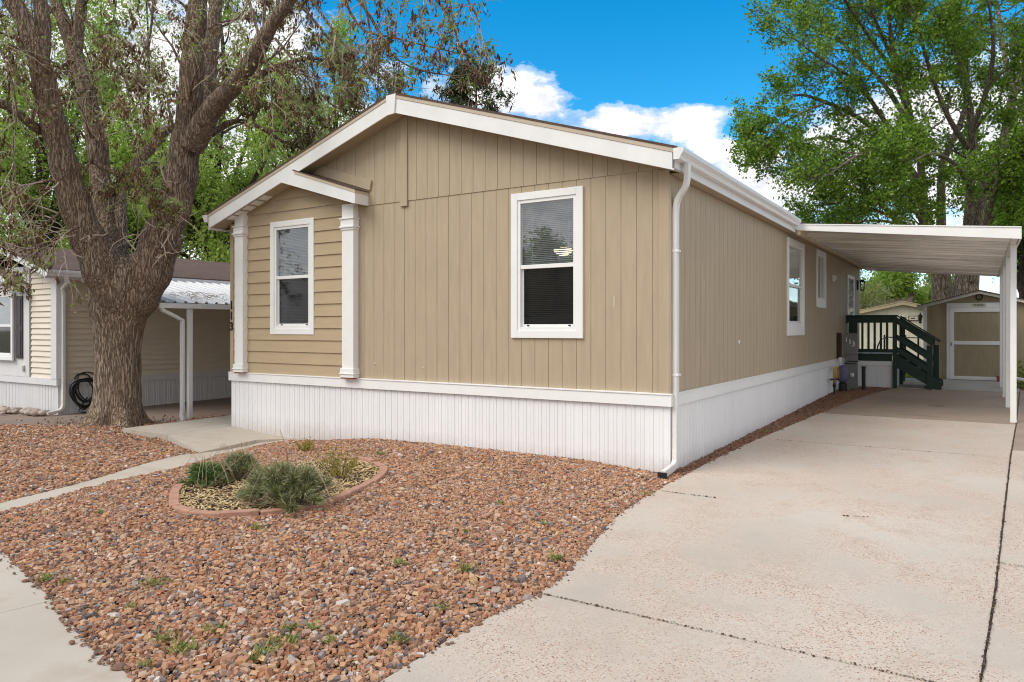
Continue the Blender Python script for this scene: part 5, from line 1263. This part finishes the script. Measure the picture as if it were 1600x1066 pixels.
# pine over the ridge
def pine(base, H, R, seed, label):
    root = thing('pine_tree', base, label, 'tree'); r = random.Random(seed); B = Vector(base); V = []; Fc = []
    grow_tube([B, B + Vector((0, 0, H * .5)), B + Vector((.1, 0, H * .97))], [.25, .16, .03], 10, V, Fc); np_mesh('trunk', V, Fc, M['bark_dark'], root, smooth=True)
    Vb = []; Fb = []; tips = []
    for i in range(120):
        h = H * r.uniform(.35, .97); a = r.uniform(0, 6.28); l = R * (1 - ((h / H - .35) / .68) ** 2) ** .5 * r.uniform(.6, 1.08)
        p0 = B + Vector((0, 0, h)); d = Vector((math.cos(a), math.sin(a), .25)); P = [p0, p0 + d * l * .5, p0 + d * l + Vector((0, 0, .12 * l))]
        grow_tube(P, [.04, .025, .008], 4, Vb, Fb)
        for k in range(5):
            q = P[1].lerp(P[2], k / 4) ; e = q + Vector((r.gauss(0, 1), r.gauss(0, 1), abs(r.gauss(.4, .5)))) * .28; grow_tube([q, q.lerp(e, .5), e], [.012, .01, .006], 3, Vb, Fb); tips.append((e, d))
    np_mesh('branches', Vb, Fb, M['bark_dark'], root)
    crown('needles', root, [leaf_cloud(tips, 60, .13, .05, rng, 4.5)], 'needle')
pine(gb(742, 36), 14.6, 2.6, 5, 'dark green pine crown peeking over the roof ridge of the tan home')

# the large maple beyond the shed, two stems
MD = 29.0
def mlimb(T, rows, d0, ds, L, kids, k0=.3, sides=12):
    n = len(rows); pts = []; rr_ = []
    for i, (px, py, rp) in enumerate(rows):
        d = MD + d0 + ds * i / (n - 1); pts.append(atd(px, py, d)); rr_.append(rp * d / FPX * .70)
    T.limb(pts, rr_, L, kids, 0, k0, sides)
def big_maple(base_rows, limbs, label, seed, barkm, d0):
    root = thing('maple_tree', (lambda p: (p.x, p.y, .2))(atd(base_rows[0][0], 514, MD + d0)), label, 'tree', None)
    T = Tree(seed, droop=.06, up=.08, wander=.24, levels=3, ratio=.64, kids=(6, 5, 4), sides=(12, 6, 4, 3), minr=.010, spread=(.6, 1.25))
    V = []; Fc = []; P = [atd(a, b_, MD + d0) for a, b_, c in base_rows]; grow_tube(P, [c * (MD + d0) / FPX * .68 for a, b_, c in base_rows], 28, V, Fc)
    np_mesh('trunk', V, Fc, M[barkm], root, smooth=True)
    for rows, dd, ds, L, kids in limbs: mlimb(T, rows, d0 + dd, ds, L, kids)
    np_mesh('limbs', T.V, T.F, M[barkm], root, smooth=True); np_mesh('twigs', T.Vt, T.Ft, M['bark_dark'], root)
    print('maple tips', len(T.tips)); mper = max(3, int(92000 / len(T.tips))); print(mper)
    crown('leaves', root, [leaf_cloud(T.tips, mper, .13, .088, rng, 1.15, .04, .80)], 'leaf_maple')
big_maple([(1508, 590, 38), (1508, 520, 31), (1508, 455, 27), (1512, 425, 24), (1518, 405, 14)],
    [([(1511, 440, 17), (1524, 350, 13), (1540, 287, 12), (1568, 219, 10), (1583, 152, 8), (1606, 80, 6), (1620, 0, 4), (1630, -80, 2)], 0, 1.5, 3.4, 9),
     ([(1506, 440, 13), (1516, 300, 9), (1519, 203, 8), (1505, 120, 6.5), (1492, 60, 5), (1480, -30, 3.5), (1470, -110, 2)], 0, -1.5, 3.4, 9),
     ([(1568, 225, 7), (1600, 160, 5), (1650, 120, 4), (1720, 60, 2)], 1, 1, 2.8, 7),
     ([(1535, 300, 6), (1570, 270, 5), (1610, 262, 4), (1660, 230, 2.5)], -.5, -2.5, 2.6, 7),
     ([(1583, 152, 6), (1570, 90, 5), (1560, 20, 4), (1548, -60, 2)], 0, 3, 2.8, 7),
     ([(1519, 203, 6), (1545, 130, 5), (1552, 60, 4), (1540, -20, 2)], -1, -3, 2.8, 7),
     ([(1520, 440, 8), (1541, 350, 7), (1562, 275, 5.5), (1600, 200, 4), (1650, 110, 2)], -.5, -2.5, 3, 9),
     ([(1541, 350, 5), (1565, 325, 4), (1590, 312, 3), (1620, 315, 1.5)], -.5, -2, 2.0, 8),
     ([(1519, 240, 6), (1480, 180, 5), (1450, 100, 4), (1430, 20, 2)], -.3, -3.5, 3, 9),
     ([(1519, 300, 6), (1495, 260, 5), (1460, 240, 3.5), (1430, 250, 2)], -.3, -3.5, 2.6, 8)],
    'tall light barked maple with green leaves rising behind the tan shed at right', 41, 'bark_grey', 0)
big_maple([(1474, 590, 27), (1473, 520, 23), (1472, 455, 21), (1470, 425, 19), (1465, 405, 12)],
    [([(1470, 440, 13), (1446, 345, 10), (1438, 250, 8), (1424, 190, 7), (1413, 135, 5.5), (1396, 74, 4.5), (1385, 0, 3.5), (1370, -80, 2)], 0, -1, 3.2, 10),
     ([(1472, 440, 11), (1471, 275, 8.5), (1486, 225, 7), (1503, 186, 6), (1512, 130, 4), (1500, 60, 3)], 0, 1.0, 2.4, 6),
     ([(1462, 425, 8), (1404, 350, 6), (1370, 314, 5.5), (1309, 284, 4), (1260, 268, 3), (1215, 262, 1.6)], 0, -2.0, 2.4, 9),
     ([(1446, 300, 7), (1405, 240, 6), (1350, 190, 5), (1290, 160, 4), (1240, 150, 2.4), (1205, 195, 1.4)], -.5, -1.0, 2.4, 10),
     ([(1430, 210, 6), (1380, 130, 5), (1330, 80, 4), (1280, 30, 3), (1250, -20, 2)], 0, 2, 2.5, 9),
     ([(1413, 135, 5), (1360, 60, 4), (1320, 0, 3), (1290, -70, 2)], 0, -2.5, 2.6, 9),
     ([(1448, 320, 6), (1400, 280, 5), (1340, 230, 4), (1280, 215, 3), (1225, 232, 1.8)], 0, 2.5, 2.3, 9),
     ([(1456, 350, 7), (1420, 300, 5), (1360, 270, 4), (1300, 330, 2)], 1, 3, 2.3, 8),
     ([(1440, 368, 5), (1385, 335, 4), (1325, 318, 3), (1275, 322, 1.5)], 0, -2, 1.9, 9),
     ([(1448, 385, 5), (1410, 352, 4), (1360, 345, 2.5), (1320, 350, 1.5)], .5, 2, 1.8, 8),
     ([(1458, 400, 5), (1440, 350, 4), (1430, 330, 3), (1425, 315, 1.5)], -1, -2.5, 1.8, 7),
     ([(1290, 160, 3), (1245, 180, 2.2), (1205, 205, 1.6), (1180, 225, 1.0)], -2.5, -.5, 1.5, 8),
     ([(1438, 250, 7), (1390, 200, 5), (1340, 130, 4), (1280, 90, 2.5), (1240, 60, 1.5)], -.5, -3, 2.8, 10),
     ([(1446, 310, 6), (1400, 250, 5), (1350, 240, 3.5), (1300, 270, 2)], -.5, -3.5, 2.6, 9),
     ([(1413, 135, 5), (1380, 60, 4), (1340, -30, 2.5), (1300, -110, 1.5)], -.5, -3, 3, 9),
     ([(1424, 190, 5), (1400, 120, 4), (1390, 40, 3), (1400, -40, 2)], -.5, -3.5, 2.8, 9)],
    'maple with dense green crown spreading left over the carport roof', 42, 'bark_grey', 1.2)
leafy('maple_tree', gb(1600, 38), 13, 4.5, 3, 43, 'leaf_maple', 'bark_dark', 'green tree half cut by the right edge behind the carport posts', None, leaf=.12, per=8, spread=.28, r0=.25, nl=9, keep=.8)
leafy('bushy_tree', gb(1392, 44), 5.6, 2.3, .8, 44, 'leaf_bright', 'bark_dark', 'small bright green bushy tree above the cream outbuilding', None, leaf=.11, per=12, spread=.25, r0=.14, nl=10, fork=.15)
leafy('bushy_tree', gb(1460, 47), 5.0, 2.2, .8, 45, 'leaf_pale', 'bark_dark', 'pale green bushy tree between the cream outbuilding and the tan shed', None, leaf=.11, per=10, spread=.25, r0=.14, nl=10, fork=.15)
leafy('bare_tree', gb(1345, 40), 7.5, 3.0, 1.5, 46, 'leaf_pale', 'twig', 'sparse pale branched tree just right of the side wall of the home', None, leaf=.08, per=3, spread=.2, r0=.16, nl=9, keep=.5, twigm='twig', fork=.2)
leafy('far_tree', gb(1250, 60), 9, 5, 2, 47, 'leaf_bright', 'bark_dark', 'distant green tree low behind the tan home', None, leaf=.2, per=7, spread=.4, r0=.25, nl=9, keep=.8)
# trees and a home across the street: seen only in the window glass
leafy('street_tree', (-21, -9, -.04), 11, 4.5, 2.5, 51, 'leaf_pale', 'bark_dark', 'thin leaved tree across the street, mirrored in the left front window', None, leaf=.09, per=3, spread=.25, r0=.26, nl=10, keep=.5)
leafy('street_tree', (-16.5, -12.5, -.04), 5.5, 2.6, 1.5, 52, 'leaf_maple', 'bark_dark', 'leafy tree across the street, mirrored in the right front window', None, leaf=.12, per=8, spread=.3, r0=.2, nl=10, keep=.8)

# ================================================================== PLANTER
bx = MB()
RL = [Vector((p[0], p[1], 0)) for p in RINGS]; acc = [0]
for i in range(len(RL)): acc.append(acc[-1] + (RL[(i + 1) % len(RL)] - RL[i]).length)
tot = acc[-1]; nb = int(tot / .30)
def ring_at(s):
    s %= tot; i = max(k for k in range(len(RL)) if acc[k] <= s); t = (s - acc[i]) / max(1e-6, acc[i + 1] - acc[i]); return RL[i].lerp(RL[(i + 1) % len(RL)], t)
rb = random.Random(9)
def bedz(x, y): return gz(x, y) + float(mound(BEDM, np.array([x]), np.array([y]))[0])
for k in range(nb):
    s0_, s1_ = tot * k / nb + .004, tot * (k + 1) / nb - .004; n = 4; inn = []; out = []
    for j in range(n + 1):
        s_ = s0_ + (s1_ - s0_) * j / n; c = ring_at(s_); t = (ring_at(s_ + .03) - ring_at(s_ - .03)).normalized(); nr = Vector((t.y, -t.x, 0))
        out.append(c + nr * .045); inn.append(c - nr * .042)
    mid_ = ring_at((s0_ + s1_) / 2)
    if mid_.x < -6.55 and 4.6 < mid_.y < 6.45: continue
    z0 = bedz(mid_.x, mid_.y) - .055 + rb.uniform(-.010, .008); tl = rb.uniform(-.009, .009)
    pts = [Vector((p.x, p.y, z0)) for p in out] + [Vector((p.x, p.y, z0)) for p in reversed(inn)]
    o = MB().prism(pts, (tl, tl, .105)).build('edging_brick', M['brick'], None, loc=(mid_.x, mid_.y, z0), bevel=.008)
    tag(o, 'reddish curved edging brick in the low ring around the shrub bed', 'brick', 'edging bricks round the shrub bed')
def bedin(x, y): return bedz(x, y) + .01
me_h = sheet('soil', RINGS, M['soil'], -.01, step=.25, thick=.05, hfun=bedin)
# straw mulch
n = 9000; xs = rng.uniform(-7.2, -5.1, n); ys = rng.uniform(3.85, 6.6, n); ok = inside(RINGS, xs, ys); xs, ys = xs[ok], ys[ok]; n = len(xs)
L = rng.uniform(.008, .035, n); yaw = rng.uniform(0, 6.28, n); pit = rng.normal(0, .25, n); W2 = rng.uniform(.002, .006, n)
c = np.stack([xs, ys, gz_np(xs, ys) + mound(BEDM, xs, ys) + rng.uniform(.012, .035, n)], -1)
u = np.stack([np.cos(yaw) * np.cos(pit), np.sin(yaw) * np.cos(pit), np.sin(pit)], -1); v_ = np.stack([-np.sin(yaw), np.cos(yaw), rng.normal(0, .3, n)], -1)
V = np.stack([c - u * L[:, None] - v_ * W2[:, None], c + u * L[:, None] - v_ * W2[:, None], c + u * L[:, None] + v_ * W2[:, None], c - u * L[:, None] + v_ * W2[:, None]], 1).reshape(-1, 3)
o = np_mesh('straw_mulch', V, np.arange(n * 4).reshape(-1, 4), M['straw']); o['kind'] = 'stuff'
# spiky cushion plants
def blades(c, rx, ry, h, n, rng, wd=.003, sub=3, gapf=.0):
    """curved blades springing from many small hearts inside a cushion"""
    hearts = 26 * sub; hx = rng.normal(0, .42, (hearts, 2)); hx = hx[np.hypot(hx[:, 0], hx[:, 1]) < 1.0]
    hh_ = rng.uniform(.35, 1.15, len(hx)); k = rng.integers(0, len(hx), n); hp = hx[k]; rr_ = np.hypot(hp[:, 0], hp[:, 1])
    base = np.stack([c[0] + hp[:, 0] * rx * .82, c[1] + hp[:, 1] * ry * .82, c[2] + h * .62 * np.sqrt(np.clip(1 - rr_ ** 2, 0, 1)) * rng.uniform(.75, 1.05, n) * hh_[k]], -1)
    d = rng.normal(size=(n, 3)) * .6; d[:, :2] += hp * 1.3; d[:, 2] = np.abs(d[:, 2]) + .45; d /= np.linalg.norm(d, axis=1)[:, None]
    L = rng.uniform(.25, .8, n) * h * .5; side = np.cross(d, rng.normal(size=(n, 3))); side /= np.linalg.norm(side, axis=1)[:, None]
    w_ = wd * rng.uniform(.7, 1.4, n)[:, None]
    m1 = base + d * (L * .55)[:, None]; tip = base + d * L[:, None] + np.array([0, 0, -1]) * (L * rng.uniform(0, .35, n))[:, None]
    V = np.stack([base - side * w_, base + side * w_, m1 + side * w_, m1 - side * w_, m1 - side * w_, m1 + side * w_, tip + side * w_ * .25, tip - side * w_ * .25], 1).reshape(-1, 3)
    F = (np.array([[0, 1, 2, 3], [3, 2, 6, 7]])[None] + (np.arange(n) * 8)[:, None, None]).reshape(-1, 4)
    return V, F
def cushion(px, py, rx, ry, h, n, m, label, seed):
    r_ = np.random.default_rng(seed); p = gpix(px, py); z = bedz(p.x, p.y)
    root = thing('cushion_plant', (p.x, p.y, z), label, 'plant'); V, F = blades((p.x, p.y, z), rx, ry, h, n, r_); np_mesh('foliage', V, F, M[m], root)
    mb = MB(); q = random.Random(seed)
    for i in range(40):
        a = q.uniform(0, 6.28); l = q.uniform(.3, 1.0); e = Vector((p.x + rx * l * math.cos(a), p.y + ry * l * math.sin(a), z + h * q.uniform(.1, .75) * (1 - l * .4))); mb.tube([(p.x + rx * .2 * math.cos(a), p.y + ry * .2 * math.sin(a), z), e], [.006, .003], 4)
    mb.build('stems', M['dry'], root)
    # long dry stalks flopping outwards
    mb = MB()
    for i in range(16):
        a = q.uniform(0, 6.28); l = q.uniform(.8, 1.5); s_ = Vector((p.x, p.y, z + h * .4)); d_ = Vector((math.cos(a) * rx, math.sin(a) * ry, 0)) * l
        mb.tube([s_, s_ + d_ * .5 + Vector((0, 0, h * .75)), s_ + d_ * .9 + Vector((0, 0, h * .2)), s_ + d_ * 1.1 - Vector((0, 0, h * .2))], [.0025, .002, .0018, .001], 3)
    mb.build('dry_stalks', M['dry'], root)
cushion(450, 800, .60, .44, .44, 20000, 'sage', 'largest grey green spiky cushion plant spilling over the front of the brick ring', 1)
cushion(322, 768, .25, .24, .30, 6500, 'sage_green', 'small deep green spiky tuft at the left end of the brick ring', 2)
cushion(372, 757, .27, .27, .34, 6500, 'sage', 'grey green spiky tuft behind the left tuft in the brick ring', 3)
p = gpix(455, 770); st = MB(); st.tube([(p.x, p.y, .05), atd(447, 700, 6.35), atd(438, 672, 6.3)], [.006, .005, .002], 5); o = st.build('dry_stalk', M['dry'], None, loc=(p.x, p.y, .05)); tag(o, 'long pale dry stalk leaning up out of the shrub bed', 'dead stalk')
def shrublet(px, py, label, n, h, w_, m='yellowleaf', name='yellow_shrub', seed=1, leaf=.016, stem='bark_limb'):
    r_ = random.Random(seed); p = gpix(px, py); z = bedz(p.x, p.y); root = thing(name, (p.x, p.y, z), label, 'plant'); mb = MB(); tips = []
    for i in range(n):
        a = r_.uniform(0, 6.28); l = r_.uniform(.2, 1); e = Vector((p.x + w_ * l * math.cos(a), p.y + w_ * l * math.sin(a), z + h * r_.uniform(.6, 1.05) * (1 - .3 * l)))
        s_ = Vector((p.x + w_ * .25 * l * math.cos(a), p.y + w_ * .25 * l * math.sin(a), z)); mid_ = s_.lerp(e, .5) + Vector((0, 0, .02)); mb.tube([s_, mid_, e], [.004, .003, .0015], 4)
        for t in (.35, .6, .8, 1): tips.append((s_.lerp(e, t), None))
    mb.build('stems', M[stem], root); crown('foliage', root, [leaf_cloud(tips, 7, .025, leaf, np.random.default_rng(seed), 1.5)], m)
shrublet(530, 757, 'yellow green low shrub at the right end of the brick ring', 28, .38, .26, seed=3)
shrublet(478, 712, 'small sparse yellow leaved plant in the gravel behind the brick ring', 16, .18, .2, seed=4, name='small_plant')
p = gpix(600, 716)
# weeds sprouting from the gravel
wr2 = random.Random(17)
W_PTS = [(70, 912), (100, 915), (340, 1000), (452, 1003), (488, 1001), (450, 1022), (515, 1020), (395, 1050), (410, 1040), (258, 1012), (205, 960), (240, 930), (595, 720), (728, 846), (850, 832), (870, 880), (625, 900), (690, 960), (780, 800), (155, 815), (400, 838), (730, 905), (230, 1045), (1010, 775), (1195, 678), (290, 1030), (620, 1010)]
def weed_mesh(seed):
    r_ = np.random.default_rng(seed); n = 46; a = r_.uniform(0, 6.28, n); el = r_.uniform(.15, 1.1, n); L = r_.uniform(.02, .06, n); d = np.stack([np.cos(a) * np.cos(el), np.sin(a) * np.cos(el), np.sin(el)], -1)
    base = np.stack([r_.normal(0, .022, n), r_.normal(0, .022, n), r_.uniform(0, .01, n)], -1); sd_ = np.stack([-np.sin(a), np.cos(a), a * 0], -1); w_ = r_.uniform(.0025, .006, n)[:, None]
    V = np.stack([base - sd_ * w_ * .4, base + d * (L * .6)[:, None] - sd_ * w_, base + d * L[:, None], base + d * (L * .6)[:, None] + sd_ * w_], 1).reshape(-1, 3)
    me = bpy.data.meshes.new('weed'); me.from_pydata(V.tolist(), [], np.arange(n * 4).reshape(-1, 4).tolist()); me.materials.append(M['weed']); return me
wms = [weed_mesh(i) for i in range(6)]
for i, (px, py) in enumerate(W_PTS):
    p = gpix(px, py); o = bpy.data.objects.new('weed', wms[i % 6]); COL.objects.link(o); s = wr2.uniform(.7, 1.5); o.location = (p.x, p.y, bedz(p.x, p.y) + .012 if inside(BEDM, np.array([p.x]), np.array([p.y]))[0] else gz(p.x, p.y) + .02); o.scale = (s, s, s * wr2.uniform(.7, 1.1)); o.rotation_euler = (0, 0, wr2.uniform(0, 6))
    zone = 'along the curved sidewalk edge' if py > 860 and px < 300 else 'near the front bottom of the gravel bed' if py > 985 else 'between the brick ring and the driveway edge' if py > 790 and px < 900 else 'by the white skirting behind the brick ring' if py < 740 and px < 900 else 'in the gravel at the driveway edge by the downspout' if px > 900 else 'beside the left narrow walk'
    tag(o, 'little green weed sprouting ' + zone, 'weed', 'weeds ' + zone)
# green plant beside the shed
shrub_p = (1.15, 22.8, .17)
root = thing('green_shrub', shrub_p, 'low green shrub at the right edge beyond the last carport post', 'shrub')
tips = [(Vector(shrub_p) + Vector((random.Random(i).gauss(0, .25), random.Random(i + 99).gauss(0, .35), abs(random.Random(i + 7).gauss(.2, .2)))), None) for i in range(160)]
crown('foliage', root, [leaf_cloud(tips, 8, .05, .05, rng, 1.5)], 'weed')
mb = MB()
for i in range(12): mb.tube([shrub_p, tips[i * 9][0]], [.01, .004], 4)
mb.build('stems', M['bark_dark'], root)
# grass behind the deck
n = 26000; xs = rng.uniform(-6, 6, n); ys = rng.uniform(25.2, 33.5, n); ok = ~((xs > -1.6) & (xs < 1.6) & (ys < 28)); xs, ys = xs[ok], ys[ok]; n = len(xs); a = rng.uniform(0, 6.28, n); L = rng.uniform(.04, .11, n)
c = np.stack([xs, ys, gz_np(xs, ys) - .045], -1); s_ = np.stack([np.cos(a), np.sin(a), a * 0], -1) * .008; t_ = c + np.stack([np.cos(a * 3) * .03, np.sin(a * 3) * .03, L], -1)
V = np.stack([c - s_, c + s_, t_ + s_ * .2, t_ - s_ * .2], 1).reshape(-1, 3); o = np_mesh('grass', V, np.arange(n * 4).reshape(-1, 4), M['weed']); o['kind'] = 'stuff'
# dry leaf litter along the side bed and trunk
n = 1400; xs = np.concatenate([rng.uniform(-3.0, -2.55, 600), rng.normal(-12.9, .8, 800)]); ys = np.concatenate([rng.uniform(14, 21.2, 600), rng.normal(7.0, .5, 800)])
tips = [(Vector((x, y, gz(x, y) + .02)), None) for x, y in zip(xs, ys)]
V, F = leaf_cloud(tips, 1, .01, .028, rng, 1.4); o = np_mesh('leaf_litter', V, F, M['seed']); o['kind'] = 'stuff'
